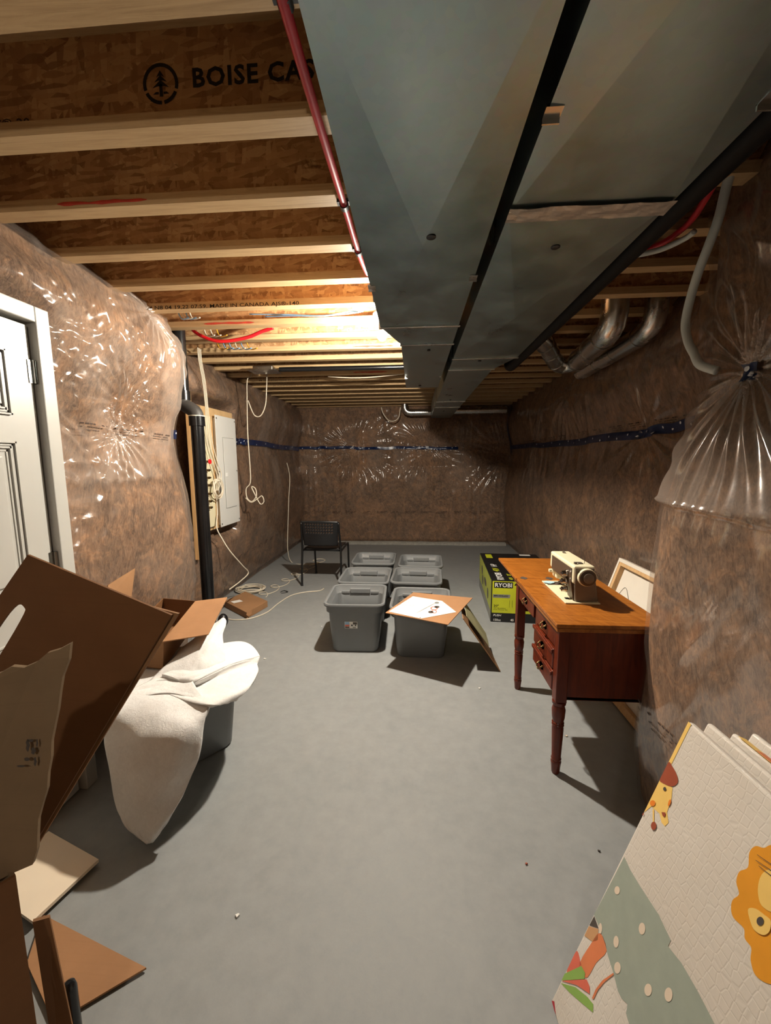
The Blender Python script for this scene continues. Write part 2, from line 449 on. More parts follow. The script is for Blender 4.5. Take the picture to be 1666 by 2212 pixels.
# ------------------------------------------------------------------ room
FLOOR_Y0, BACK_Y = -1.75, 7.2
LX_NEAR, LX_FAR, RX_FAR, RX_NEAR = -1.72, -2.12, 1.70, 1.14
ZJ, ZS = 2.43, 2.73                      # underside of the joists, underside of the subfloor
floor = MB().box((-2.6, FLOOR_Y0 - .4, -.1), (2.2, BACK_Y + .4, 0)).build('floor', M['floor'])
tag(floor, 'grey painted concrete basement floor with faint scuffs', 'floor', kind='structure')

ceiling = MB().box((-2.6, FLOOR_Y0 - .4, ZS), (2.2, BACK_Y + .4, ZS + .02)).build('ceiling', M['osb'])
tag(ceiling, 'open ceiling of engineered wood joists under a strand board subfloor', 'ceiling', kind='structure')
J_XA, J_XB, J_T, J_W = -2.45, 2.05, .011, .065
def joist_y(k): return .941 + .325 * k - J_W / 2
web_m = MB().box((J_XA, -J_T / 2, ZJ + .038), (J_XB, J_T / 2, ZS - .038))
me_w = web_m.build('joist', M['osb'], ceiling)
fl0 = MB().box((J_XA, -J_W / 2, ZJ), (J_XB, J_W / 2, ZJ + .038)).build('bottom_flange', M['lumber'], me_w)
fl1 = MB().box((J_XA, -J_W / 2, ZS - .038), (J_XB, J_W / 2, ZS)).build('top_flange', M['lumber'], me_w)
JOIST = {}
for k in range(-8, 20):
    if k == -8:
        me_w.location = (0, joist_y(k), 0); JOIST[k] = me_w
    else:
        c = me_w.copy(); COL.objects.link(c); c.parent = ceiling; c.location = (0, joist_y(k), 0); JOIST[k] = c
        for f_ in (fl0, fl1):
            d = f_.copy(); COL.objects.link(d); d.parent = c
# printed lettering on the joists: faces towards -y
def joist_face(k, on_flange=False): return joist_y(k) - (J_W / 2 if on_flange else J_T / 2) - .0012
yj = joist_face(1)
pA = py(415, 188, yj); pB = py(640, 165, yj)
lettering('BOISE CASCADE', .066, (pA[0], yj, pA[2]), (1, 0, 0), (0, 0, 1), M['ink'], JOIST[1], 'stamp_lettering', .03, 1.02, space=1.12)
c0 = py(347, 181, yj)
ring = MB(); NS = 40; vs = []; fs = []
for i in range(NS):
    a = 2 * math.pi * i / NS
    for r_ in (.052, .0425): vs.append((c0[0] + r_ * math.cos(a), yj, c0[2] + r_ * math.sin(a)))
for i in range(NS):
    if i in (22, 30, 37): continue
    j = (i + 1) % NS; fs.append((2 * i, 2 * i + 1, 2 * j + 1, 2 * j))
ring.add(vs, fs)
for (hw, zb, zt) in ((.012, .016, .034), (.019, .004, .022), (.025, -.010, .010)):
    ring.add([(c0[0] - hw, yj, c0[2] + zb), (c0[0] - hw * .35, yj, c0[2] + zb + .004), (c0[0] + hw * .35, yj, c0[2] + zb + .004), (c0[0] + hw, yj, c0[2] + zb), (c0[0], yj, c0[2] + zt)], [(0, 1, 2, 3, 4)])
ring.add([(c0[0] - .005, yj, c0[2] - .032), (c0[0] + .005, yj, c0[2] - .032), (c0[0] + .004, yj, c0[2]), (c0[0] - .004, yj, c0[2])], [(0, 1, 2, 3)])
ring.add([(c0[0] - .024, yj, c0[2] - .026), (c0[0] - .016, yj, c0[2] - .02), (c0[0] - .007, yj, c0[2] - .020), (c0[0] - .007, yj, c0[2] - .026)], [(0, 1, 2, 3)])
ring.add([(c0[0] + .024, yj, c0[2] - .026), (c0[0] + .016, yj, c0[2] - .02), (c0[0] + .007, yj, c0[2] - .020), (c0[0] + .007, yj, c0[2] - .026)], [(0, 1, 2, 3)])
ring.build('tree_stamp', M['ink'], JOIST[1])
pA = py(-14, 279, yj)
lettering('AJS®-20', .034, (pA[0] - .03, yj, pA[2]), (1, 0, 0), (0, 0, 1), M['inkbrown'], JOIST[1], 'stamp_lettering', .01, 1.25)
yj = joist_face(5, True); pA = py(300, 670, yj); pB = py(702, 655, yj)
lettering('BES4 N8 04 19,22 07:59. MADE IN CANADA AJS®-140', .030, (pA[0], yj, pA[2]), (1, 0, 0), (0, 0, 1), M['ink'], JOIST[5], 'stamp_lettering', .008, (pB[0] - pA[0]) / .80)
for k, xa, xb, yy in ((12, 560, 716, 829), (13, 590, 720, 836)):
    yj = joist_face(k, True); pA = py(xa, yy, yj); pB = py(xb, yy, yj)
    lettering('04 19,22 07:54 MADE IN CANADA AJS®-140', .026, (pA[0], yj, ZJ + .006), (1, 0, 0), (0, 0, 1), M['inkbrown'], JOIST[k], 'stamp_lettering', 0, (pB[0] - pA[0]) / .60)
# red lumber crayon strokes on flanges
def crayon(k, xa, xb):
    yj = joist_face(k, True); a = py(xa, 600, yj)[0]; b = py(xb, 600, yj)[0]; vs = []; fs = []; n = 14
    for i in range(n + 1):
        x = a + (b - a) * i / n; q = .004 * (vn(i * .7, 3, k) - .5); hw = .006 * (.4 + vn(i * .9, 8, k)) * (1 if 0 < i < n else .3)
        vs += [(x, yj, ZJ + .017 + q - hw), (x, yj, ZJ + .017 + q + hw)]
    for i in range(n): fs.append((2 * i, 2 * i + 1, 2 * i + 3, 2 * i + 2))
    MB().add(vs, fs).build('crayon_stroke', M['redink'], JOIST[k])
crayon(2, 140, 330); crayon(6, 435, 545); crayon(8, 760, 850); crayon(11, 760, 835)

# ---- insulated walls: a fibreglass blanket with a clear plastic film over it
def blanket(name, plan, normals, z0, z1, nz, batt, film, label, milk_sheen=None, hole=None):
    """plan (n,2) and normals (n,2) along the wall, batt(u,z) and film(u,z) push out along the normal"""
    plan = np.array(plan); normals = np.array(normals); n = len(plan)
    u = np.concatenate([[0], np.cumsum(np.linalg.norm(np.diff(plan, axis=0), axis=1))])
    z = np.linspace(z0, z1, nz); U, Z = np.meshgrid(u, z)
    def make(nm, D, mat, parent=None):
        X = plan[None, :, 0] + normals[None, :, 0] * D; Y = plan[None, :, 1] + normals[None, :, 1] * D
        V = np.stack([X, Y, Z], -1).reshape(-1, 3)
        i, j = np.meshgrid(np.arange(nz - 1), np.arange(n - 1), indexing='ij'); i = i.ravel(); j = j.ravel()
        if hole is not None:
            uc = (u[j] + u[j + 1]) / 2; zc = (z[i] + z[i + 1]) / 2; keep = ~hole(uc, zc); i = i[keep]; j = j[keep]
        Fq = np.stack([i * n + j, i * n + j + 1, (i + 1) * n + j + 1, (i + 1) * n + j], -1)
        me = bpy.data.meshes.new(nm)
        me.vertices.add(len(V)); me.vertices.foreach_set('co', V.ravel())
        me.loops.add(Fq.size); me.loops.foreach_set('vertex_index', Fq.ravel())
        me.polygons.add(len(Fq)); me.polygons.foreach_set('loop_start', np.arange(0, Fq.size, 4)); me.polygons.foreach_set('loop_total', np.full(len(Fq), 4))
        me.polygons.foreach_set('use_smooth', np.ones(len(Fq), bool)); me.materials.append(mat); me.update(calc_edges=True); me.validate()
        o = bpy.data.objects.new(nm, me); link(o, parent); return o
    DB = batt(U, Z)
    w_ = make(name, DB, M['batt']); tag(w_, label, 'wall', kind='structure')
    f_ = make('plastic_film', DB + .004 + np.maximum(film(U, Z), 0), M['film'], w_)
    a = f_.data.attributes.new('milk_sheen', 'FLOAT', 'POINT')
    mk = milk_sheen(U, Z) if milk_sheen is not None else np.zeros_like(U)
    a.data.foreach_set('value', np.asarray(mk, float).ravel())
    def surf(uu, zz, off=.004):
        uu = np.asarray(uu, float); zz = np.asarray(zz, float)
        d = batt(uu, zz) + .004 + np.maximum(film(uu, zz), 0) + off
        return np.stack([np.interp(uu, u, plan[:, 0]) + np.interp(uu, u, normals[:, 0]) * d,
                         np.interp(uu, u, plan[:, 1]) + np.interp(uu, u, normals[:, 1]) * d, zz], -1)
    return w_, surf
def straight(a, b, nrm, n):
    t = np.linspace(0, 1, n)[:, None]; a = np.array(a); b = np.array(b)
    return a + (b - a) * t, np.repeat(np.array([nrm], float), n, 0)
def pinch(u, z, pu, pz_, amp, rad, folds, s=0, sq=1.0):
    du = u - pu; dz = (z - pz_) * sq; r = np.sqrt(du * du + dz * dz) + 1e-6; th = np.arctan2(dz, du)
    ph = folds * th + 5.0 * vn(th * 2.3 + 9, r * 3.5, s)
    ridge = (.5 + .5 * np.cos(ph)) ** 1.4 * (.25 + 1.0 * vn(th * 4 + 20, r * 4, s + 3))
    env = np.exp(-(r / rad) ** 1.4) * sstep(.0, .05, r)
    return amp * ridge * env
def wrinkle(u, z, fu, fz, s=0, p=3.0):
    """ridged, warped noise: sharp film creases"""
    wu = .35 * (fbm(u * fu * .3, z * fz * .3, s + 11, 2) - .5) * 6; wz = .35 * (fbm(u * fu * .3, z * fz * .3, s + 17, 2) - .5) * 6
    n = vn(u * fu + wu, z * fz + wz, s); n2 = vn(u * fu * 2.1 + wz, z * fz * 2.1 + wu, s + 5)
    return np.exp(-((2 * n - 1) * p / 1.5) ** 2) + .3 * np.exp(-((2 * n2 - 1) * p / 1.5) ** 2)
def print_rows(surf, wall, u0, u1, z, step=.2, zslope=0., length=.13, rows=(0, .016, .03)):
    """faint factory print on the film: short broken strokes"""
    b = MB(); u_ = u0; i = 0
    while u_ < u1:
        for q, dz in enumerate(rows):
            L = length * (.95 if q == 0 else .75); nseg = 9
            for sgm in range(nseg):
                if vn(i * 3.1 + sgm * 1.7, q * 2.3, 4) < .36: continue
                a = u_ + L * sgm / nseg; e = a + L / nseg * (.62 + .3 * vn(sgm, i, 2)); zz = z - dz + zslope * (a - u0); hh = .0035 if q == 0 else .002
                G = surf(np.array([[a, e], [a, e]]), np.array([[zz - hh, zz - hh], [zz + hh, zz + hh]]), .003)
                b.grid(G)
        u_ += step * (.9 + .25 * vn(i, 1, 6)); i += 1
    if b.v:
        o = b.build('film_print', M['inkbrown'], wall); return o
def tape(surf, wall, pts, half=.028, n=110, dots=True):
    """blue sheathing tape along (u, z) points, following the film"""
    P = np.array(pts, float); t = np.linspace(0, 1, n); tt = np.linspace(0, 1, len(P))
    uu = np.interp(t, tt, P[:, 0]); zz = np.interp(t, tt, P[:, 1]) + .022 * (vn(t * n / 6, 2, 5) - .5)
    G = np.stack([surf(uu, zz + h_ * half, .006 + .003 * (1 - abs(h_))) for h_ in (-1, -.4, .4, 1)], 0)
    o = MB().grid(G).build('seam_tape', M['tape'], wall, True)
    if dots:
        L = abs(P[-1, 0] - P[0, 0]); b = MB(); k = max(2, int(L / .17))
        for i in range(k):
            q = (i + .5) / k; uc = np.interp(q, tt, P[:, 0]); zc = np.interp(q, tt, P[:, 1]) + (.012 if i % 2 else -.011)
            a = np.linspace(0, 2 * math.pi, 10, endpoint=False)
            ring_ = surf(uc + .009 * np.cos(a), zc + .0085 * np.sin(a), .0115); b.add(list(ring_), [tuple(range(10))])
        b.build('tape_print', M['tapew'], o)
    return o

# near part of the left wall, round the door
Y_A, Y_B = FLOOR_Y0, 2.74
yq = np.concatenate([np.linspace(Y_A, 1.30, 45), np.linspace(1.305, Y_B - .10, 250)]); pl = np.stack([np.full_like(yq, LX_NEAR), yq], -1); nm = np.repeat([[1., 0.]], len(yq), 0)
arc = [(LX_NEAR - .10 * (1 - math.cos(a)) - .0, Y_B - .10 + .10 * math.sin(a)) for a in np.linspace(.15, math.pi / 2, 14)]
nrm = [(math.cos(a), math.sin(a)) for a in np.linspace(.15, math.pi / 2, 14)]
tail = [(LX_NEAR - .10 - .06 * i, Y_B) for i in range(1, 8)]
pl = np.vstack([pl, arc, tail]); nm = np.vstack([nm, nrm, [(0, 1)] * 7])
D_Y0, D_Y1, D_Z1 = .74, 1.632, 2.114                     # outside of the door casing
uo = lambda y: y - Y_A
def nl_batt(u, z):
    d = .05 + .075 * bumpf(z, -.1, .75, 1.66) + .10 * bumpf(z, 1.6, 2.18, 2.52) - .12 * sstep(2.43, 2.6, z)
    d = d + .05 * (fbm(u * 2.2, z * 1.8, 1) - .5) - .045 * np.exp(-((u - uo(2.17)) / .10) ** 2 - ((z - 1.73) / .22) ** 2)
    d = d + .07 * np.exp(-((u - uo(1.3)) / .6) ** 2) * bumpf(z, 2.08, 2.22, 2.5)
    return d - .06 * sstep(.10, .0, z)
def nl_film(u, z):
    w_ = .012 + .016 * (fbm(u * 4, z * 3.5, 2, 2) - .5)
    for zz in (1.83, 1.66): w_ = w_ + pinch(u, z, uo(2.17), zz, .024, .26, 22, int(zz * 10))
    w_ = w_ + .016 * wrinkle(u * .8 - z * .6, u * .6 + z * .8, 1.1, 13, 201, 3.2) * sstep(.35, .6, fbm(u * 2.2, z * 2.2, 202)) * sstep(.9, 1.5, z)
    w_ = w_ + .014 * wrinkle(u, z, 1.5, 11, 207, 3.2) * np.exp(-((u - uo(1.75)) / .22) ** 2)
    w_ = w_ + .010 * wrinkle(u * .7 + z * .7, u * .7 - z * .7, 1.2, 12, 203, 3.2) * sstep(.4, .62, fbm(u * 2.5, z * 2, 204))
    w_ = w_ + pinch(u, z, uo(2.47), 2.40, .030, .34, 24, 7)
    w_ = w_ + .013 * bumpf(z, 1.95, 2.2, 2.45) * (1 - np.abs(np.sin(u * 17 + 5 * vn(u * 2, z * 4, 9) + z * 9)))
    w_ = w_ + .012 * np.exp(-((u - uo(1.72)) / .14) ** 2) * (1 - np.abs(np.sin(z * 26 + u * 14 + 4 * vn(u * 3, z * 3, 12)))) 
    tri = sstep(1.36, 1.40, z) * sstep(1.70, 1.6, z) * sstep(.42, .22, np.abs(u - uo(2.17)) * (1.0 / (.25 + 2.2 * np.clip(1.72 - z, 0, 1))) * .35)
    w_ = w_ + .022 * np.exp(-((u - uo(2.17) - .010 * np.sin(z * 55) - .006 * np.sin(z * 140)) / .013) ** 2) * bumpf(z, 1.56, 1.70, 1.90)
    return w_ + .010 * tri + .030 * nl_fan(u, z) * (1 - np.abs(np.sin(14 * np.arctan2(u - uo(2.17), 1.74 - z) + 3 * vn(u * 5, z * 3, 77))))
def nl_milk_sheen(u, z): return np.clip(nl_fan(u, z) + .55 * sstep(.50, .68, fbm(u * 2.6 + z, z * 3.2 - u * .8, 208, 4)) * sstep(1.1, 1.5, z) + .2 * sstep(.5, .7, fbm(u * 3, z * 2.5, 209)), 0, 1)  # milky loose film below the pinch, plus patches of painted pale sheen
def nl_fan(u, z):
    spread = .06 + .85 * np.clip(1.70 - z, 0, 1)
    zb = 1.385 + .05 * (fbm(u * 5, z * 0, 205, 3) - .5); spread = spread * (.75 + .5 * fbm(z * 7, u * 2, 206, 3))
    return sstep(zb, zb + .03, z) * sstep(1.76, 1.45, z) * sstep(1.3, .55, np.abs(u - uo(2.19)) / spread) * (.45 + .6 * fbm(u * 9, z * 5, 6))
wall_left, s_nl = blanket('wall_left', pl, nm, 0, ZS, 400, nl_batt, nl_film,
    'bulging brown insulation blanket under shiny plastic film beside the white door', nl_milk_sheen,
    lambda u, z: (u > uo(D_Y0 + .05)) & (u < uo(D_Y1 - .05)) & (z < D_Z1 - .05))
print_rows(s_nl, wall_left, uo(1.86), uo(2.62), 1.69, .30, -.02, .22)
print_rows(s_nl, wall_left, uo(1.75), uo(2.6), .36, .17, 0, .12)

# far part of the left wall, behind the breaker panel
pl, nm = straight((LX_FAR, 2.70), (LX_FAR, BACK_Y), (1, 0), 330)
uf = lambda y: y - 2.70
def bd_mask(u, z, m=.05):
    return sstep(uf(3.40 - m), uf(3.46), u) * sstep(uf(4.36 + m), uf(4.30), u) * sstep(.70 - m, .78, z) * sstep(2.10 + m, 2.03, z)
def lf_batt(u, z):
    d = .06 + .09 * bumpf(z, -.1, .9, 1.76) + .10 * bumpf(z, 1.66, 2.15, 2.55) - .10 * sstep(2.44, 2.62, z)
    d = d + .05 * (fbm(u * 1.6, z * 1.6, 21) - .5) + .05 * bumpf(u, uf(3.2), uf(3.9), uf(4.5)) * (bumpf(z, 1.98, 2.2, 2.5) + bumpf(z, -.1, .5, .9))
    d = d - .05 * sstep(.12, 0, z)
    return d * (1 - .85 * bd_mask(u, z))
def lf_film(u, z):
    w_ = .010 + .014 * (fbm(u * 4, z * 3, 22, 2) - .5) + .010 * np.exp(-((z - 1.55) / .25) ** 2) * (1 - np.abs(np.sin(u * 15 + 4 * vn(u * 2, z * 3, 24))))
    for q in (4.9, 5.7, 6.5): w_ = w_ + pinch(u, z, uf(q), 1.72, .022, .34, 22, int(q * 10), .7)
    w_ = w_ + .016 * wrinkle(u, z, 9, 1.0, 211, 3.2) * fbm(u * 1.5, z * 1.5, 212) * sstep(.2, .5, z)
    return w_ * (1 - .9 * bd_mask(u, z))
wall_left_far, s_lf = blanket('wall_left_far', pl, nm, 0, ZS, 200, lf_batt, lf_film,
    'brown insulated wall under plastic film behind the breaker panel', lambda u, z: .5 * sstep(.45, .7, fbm(u * 3, z * 1.6, 213)) * sstep(.3, 1.2, z))  # last argument: patches of pale sheen painted into the film
tape(s_lf, wall_left_far, [(uf(4.36), 1.735), (uf(4.8), 1.725), (uf(7.0), 1.715)], .034, 70)
tape(s_lf, wall_left_far, [(uf(3.17), 1.73), (uf(3.40), 1.73)], .038, 8)
print_rows(s_lf, wall_left_far, uf(3.3), uf(6.9), .40, .20, .02, .13)

# back wall
pl, nm = straight((LX_FAR - .02, BACK_Y), (RX_FAR + .02, BACK_Y), (0, -1), 420)
ub = lambda x: x - (LX_FAR - .02)
PB = [(-1.12, 1.72), (.27, 1.71), (1.52, 1.62)]
def bk_batt(u, z):
    d = .05 + .11 * bumpf(z, -.15, 1.28, 1.76) + .07 * bumpf(z, 1.68, 2.05, 2.5) - .10 * sstep(2.42, 2.6, z) + .04 * (fbm(u * 1.5, z * 1.7, 31) - .5)
    return d - .04 * sstep(.1, 0, z)
def bk_film(u, z):
    w_ = .010 + .010 * (fbm(u * 4, z * 4, 32, 2) - .5)
    for i, (x_, z_) in enumerate(PB): w_ = w_ + pinch(u, z, ub(x_), z_, .034, .74, 32, 40 + i, .8)
    w_ = w_ + .016 * sstep(1.40, 1.28, z) * sstep(.25, .8, z) * (1 - np.abs(np.sin(u * 26 + 7 * vn(u * 3, z * 1.3, 35)))) * vn(u * 4, z * 1.5, 37)
    w_ = w_ + .018 * wrinkle(u, z, 11, .9, 221, 3.2) * sstep(.35, .65, fbm(u * 1.5, z * 1.5, 222)) * sstep(.2, .5, z)
    w_ = w_ + .018 * np.exp(-((z - 1.40) / .05) ** 2) * (.5 + vn(u * 4, z, 36))
    return w_
wall_back, s_bk = blanket('wall_back', pl, nm, .0, ZS, 260, bk_batt, bk_film, 'dark brown film-covered insulation wall at the far end with blue tape',
    lambda u, z: .5 * sstep(.45, .7, fbm(u * 4, z * 1.5, 223)) * np.exp(-((z - 1.5) / .5) ** 2))  # pale sheen painted in patches round mid height
tape(s_bk, wall_back, [(ub(-2.06), 1.735), (ub(-.9), 1.725), (ub(.76), 1.70)], .024, 110)
print_rows(s_bk, wall_back, ub(-2.0), ub(1.5), .60, .26, 0, .20)
curb = MB()
t_ = np.linspace(-2.05, 1.62, 90)
for i in range(89):
    a, b = t_[i], t_[i + 1]
    ha, hb = [.035 + .020 * fbm(np.array(q * 4.), np.array(1.), 50) for q in (a, b)]
    ya, yb = [7.02 + .05 * float(fbm(np.array(q * 3.), np.array(2.), 51)) for q in (a, b)]
    curb.add([(a, ya, .0), (b, yb, .0), (b, yb + .02, hb), (a, ya + .02, ha), (a, 7.19, ha), (b, 7.19, hb)], [(0, 1, 2, 3), (3, 2, 5, 4)])
o = curb.build('trim_1', M['curb'], None, True); tag(o, 'rough pale concrete footing along the bottom of the far wall', 'footing', kind='structure')

# far right wall
pl, nm = straight((RX_FAR, 1.55), (RX_FAR, BACK_Y), (-1, 0), 330)
ur = lambda y: y - 1.55
def rf_batt(u, z):
    d = .05 + .09 * bumpf(z, -.2, .85, 1.74) + .07 * bumpf(z, 1.66, 2.1, 2.55) - .08 * sstep(2.44, 2.62, z) + .05 * (fbm(u * 1.4, z * 1.6, 41) - .5)
    return d - .04 * sstep(.1, 0, z)
def rf_film(u, z):
    w_ = .008 + .010 * (fbm(u * 3, z * 3, 42, 2) - .5)
    for i, (y_, z_) in enumerate(((3.0, 1.70), (4.4, 2.2), (5.6, 1.70))): w_ = w_ + pinch(u, z, ur(y_), z_, .024, .42, 20, 44 + i, .8)
    w_ = w_ + .012 * wrinkle(u, z, 8, 1.3, 231, 4) * fbm(u * 1.5, z * 1.5, 232)
    return w_
wall_right, s_rf = blanket('wall_right', pl, nm, 0, ZS, 180, rf_batt, rf_film, 'dim brown insulated wall behind the sewing desk with a dark tape seam')
tape(s_rf, wall_right, [(ur(2.3), 1.73), (ur(3.1), 1.67), (ur(4.5), 1.68), (ur(7.05), 1.70)], .032, 90)
print_rows(s_rf, wall_right, ur(2.4), ur(6.9), .56, .24, -.02, .17, (0, .022, .040))
print_rows(s_rf, wall_right, ur(2.4), ur(6.6), 1.76, .30, 0, .22)
vt = MB().grid(np.stack([s_rf(np.full(24, ur(6.98 + q)), np.linspace(1.62, 2.4, 24), .01) for q in (-.03, .03)], 0)).build('seam_tape', M['tape'], wall_right, True)

# near right wall: end of a wall that juts into the room
yq = np.concatenate([np.linspace(FLOOR_Y0, .60, 35), np.linspace(.606, 1.62, 190)]); pl = np.stack([np.full_like(yq, RX_NEAR), yq], -1); nm = np.repeat([[-1., 0.]], len(yq), 0)
an = np.linspace(.08, math.pi / 2, 22); rr = .16
arc = [(RX_NEAR + rr * (1 - math.cos(a)), 1.62 + rr * math.sin(a)) for a in an]; nr = [(-math.cos(a), math.sin(a)) for a in an]
tail = [(RX_NEAR + rr + .06 * i, 1.78) for i in range(1, 8)]
pl = np.vstack([pl, arc, tail]); nm = np.vstack([nm, nr, [(0, 1)] * 7])
un = lambda y: y - FLOOR_Y0
def nr_batt(u, z):
    d = np.interp(z, [0, .2, .9, 1.25, 1.34, 1.45, 1.67, 1.80, 1.95, 2.2, 2.45, 2.6, 2.73], [.125, .146, .142, .130, .115, .088, .040, .005, .010, .012, .015, -.05, -.1])
    return d + .03 * (fbm(u * 2.0, z * 2.0, 61) - .5) * sstep(0, .3, z)
def nr_film(u, z):
    w_ = .006 + .008 * (fbm(u * 4, z * 3, 62, 2) - .5)
    w_ = w_ + pinch(u, z, un(1.47), 1.79, .030, .46, 22, 64, .8) + .020 * wrinkle(u * .75 - z * .66, u * .66 + z * .75, 9, 1.5, 241, 4) * sstep(1.75, 2.0, z) + .007 * wrinkle(u * .8 + z * .6, z * .8 - u * .6, 9, 1.6, 242, 4) * sstep(1.3, 1.2, z)
    w_ = w_ + .012 * sstep(1.8, 2.0, z) * (1 - np.abs(np.sin((u * 13 - z * 10) + 5 * vn(u * 2, z * 2, 66)))) * vn(u * 3, z * 3, 67)
    sag = sstep(1.30, 1.33, z) * sstep(1.8, 1.5, z)
    return w_ + .016 * sag + .010 * np.exp(-((z - 1.315 + .02 * np.sin(u * 3)) / .008) ** 2)
def nr_milk(u, z):
    spread = .10 + 1.5 * np.clip(1.80 - z, 0, 1)
    return sstep(1.315, 1.335, z) * sstep(1.86, 1.55, z) * sstep(1.2, .6, np.abs(u - un(1.45)) / spread) * (.55 + .6 * fbm(u * 10, z * 3, 69))
wall_right_near, s_nr = blanket('wall_right_near', pl, nm, 0, ZS, 380, nr_batt, nr_film,
    'film-wrapped insulation on the near wall end at the right, pinched under black tape', nr_milk)
tape(s_nr, wall_right_near, [(un(1.43), 1.788), (un(1.49), 1.785)], .028, 8, True)
print_rows(s_nr, wall_right_near, un(1.45), un(1.74), .47, .22, -.1, .24, (0, .03, .05))

wall_front = MB().box((-2.2, FLOOR_Y0 - .12, 0), (1.8, FLOOR_Y0, ZS)).build('wall_front', M['drywall'])
tag(wall_front, 'plain wall closing the basement behind the camera', 'wall', kind='structure')

# ---- door in the left wall
DX = -1.50
door = empty('door_1', (DX, (D_Y0 + D_Y1) / 2, 0)); tag(door, 'white six-panel door with a white casing in the left wall', 'door', kind='structure')
CW = .062
MB().box((DX - .16, D_Y1 - CW, 0), (DX, D_Y1, D_Z1)).build('casing', M['white'], door, bevel=.004)
MB().box((DX - .16, D_Y0, 0), (DX, D_Y0 + CW, D_Z1)).build('casing', M['white'], door, bevel=.004)
MB().box((DX - .16, D_Y0 + CW, D_Z1 - CW), (DX, D_Y1 - CW, D_Z1)).build('casing', M['white'], door, bevel=.004)
ja, jb, jt = D_Y0 + CW, D_Y1 - CW, D_Z1 - CW
SX = DX - .028
slab = MB().box((SX - .04, ja + .012, .012), (SX, jb - .014, jt - .014)).build('slab', M['white'], door, bevel=.002)
wdt = jb - ja; c_l, c_r = ja + .11, jb - .12; mid = (ja + jb) / 2
for (za, zb) in ((1.68, 1.92), (.98, 1.58), (.2, .82)):
    for (a, b) in ((c_l, mid - .05), (mid + .05, c_r)):
        m = MB()
        for i, (g, q) in enumerate(((0, .010), (.010, .004), (.020, .008), (.032, .003))):
            g2 = g + .006
            for (p0, p1) in (((a + g, za + g), (b - g, za + g2)), ((a + g, zb - g2), (b - g, zb - g)), ((a + g, za + g), (a + g2, zb - g)), ((b - g2, za + g), (b - g, zb - g))):
                m.box((SX - .002, p0[0], p0[1]), (SX + q, p1[0], p1[1]))
        pf = m.build('panel_moulding', M['white'], slab)
        MB().box((SX - .002, a + .055, za + .055), (SX + .008, b - .055, zb - .055)).build('raised_panel', M['white'], slab, bevel=.006)
for zc in (1.86, 1.08, .25):
    hg = MB().cyl((SX + .006, jb - .006, zc - .045), (SX + .006, jb - .006, zc + .045), .008, 12)
    hg.box((SX, jb - .03, zc - .045), (SX + .003, jb - .006, zc + .045)).build('hinge', M['steel'], door, 'auto')
kb = MB().lathe([(.026, 0), (.026, .006), (.012, .012), (.012, .04), (.026, .05), (.028, .065), (.018, .078), (.002, .08)], (SX, ja + .075, .95), 16, 0)
kb.build('knob', M['brass'], door, True)

# ------------------------------------------------------------------ sheet metal ducts
ZD = 2.20
def duct_section(parent, x0a, x1a, x0b, x1b, ya, yb, z0=ZD, z1=ZJ - .004, cross=.016, name='duct_section'):
    """four-sided run from ya to yb, widths may change, cross-broken (X creased) bottom bulging a little"""
    m = MB(); cx_, cy_ = (x0a + x1a + x0b + x1b) / 4, (ya + yb) / 2
    v = [(x0a, ya, z0), (x1a, ya, z0), (x1b, yb, z0), (x0b, yb, z0), (cx_, cy_, z0 - cross), (x0a, ya, z1), (x1a, ya, z1), (x1b, yb, z1), (x0b, yb, z1)]
    m.add(v, [(0, 1, 4), (1, 2, 4), (2, 3, 4), (3, 0, 4), (0, 3, 8, 5), (1, 6, 7, 2), (5, 8, 7, 6), (0, 5, 6, 1), (3, 2, 7, 8)])
    return m.build(name, M['galv'], parent)
def cleat(parent, x0, x1, y, z0=ZD, t=.022):
    m = MB().box((x0 - .006, y - t / 2, z0 - .009), (x1 + .006, y + t / 2, z0 + .001))
    m.box((x0 - .008, y - t / 2, z0 - .009), (x0, y + t / 2, z0 + .2)).box((x1, y - t / 2, z0 - .009), (x1 + .008, y + t / 2, z0 + .2))
    return m.build('seam_cleat', M['galv2'], parent, bevel=.003)
def plug(parent, x, y, r=.013, dz=.006):
    return MB().lathe([(.001, -.002), (r * .8, -.002), (r, 0), (r, .006), (.001, .006)], (x, y, ZD - dz), 18).build('plug_hole', M['blackp'], parent, 'auto')
def tab(parent, x, y, w_=.03):
    return MB().box((x - w_ / 2, y - .016, ZD - .004), (x + w_ / 2, y + .016, ZD + .002)).box((x - w_ / 2, y + .012, ZD - .014), (x + w_ / 2, y + .016, ZD)).build('metal_tab', M['galv2'], parent)
d1 = empty('supply_duct', (.02, .6, ZD)); tag(d1, 'wide galvanised duct along the ceiling on the left, beside the bare bulb', 'duct')
A0, A1 = -.180, .230
duct_section(d1, A0, A1, A0, A1, -1.72, -.9); duct_section(d1, A0, A1, A0, A1, -.9, .58); duct_section(d1, A0, A1, A0, A1, .58, 2.22)
duct_section(d1, A0, A1, -.082, A1, 2.22, 2.55, cross=.004); duct_section(d1, -.082, A1 - .002, -.082, A1 - .004, 2.55, 4.03, cross=.003)
for y_, xa in ((2.22, A0), (2.55, -.082)): cleat(d1, xa, A1, y_)
cleat(d1, A0, A1, -.9); cleat(d1, A0, A1, .58 - .02)
plug(d1, .05, 1.345, .015, .0165); plug(d1, .09, 2.68, .011); plug(d1, .05, 3.9, .012)
tab(d1, A0 + .006, 1.72); tab(d1, A1 - .006, 1.66); tab(d1, -.07, 3.5, .02); tab(d1, A1 - .012, 3.5, .02)
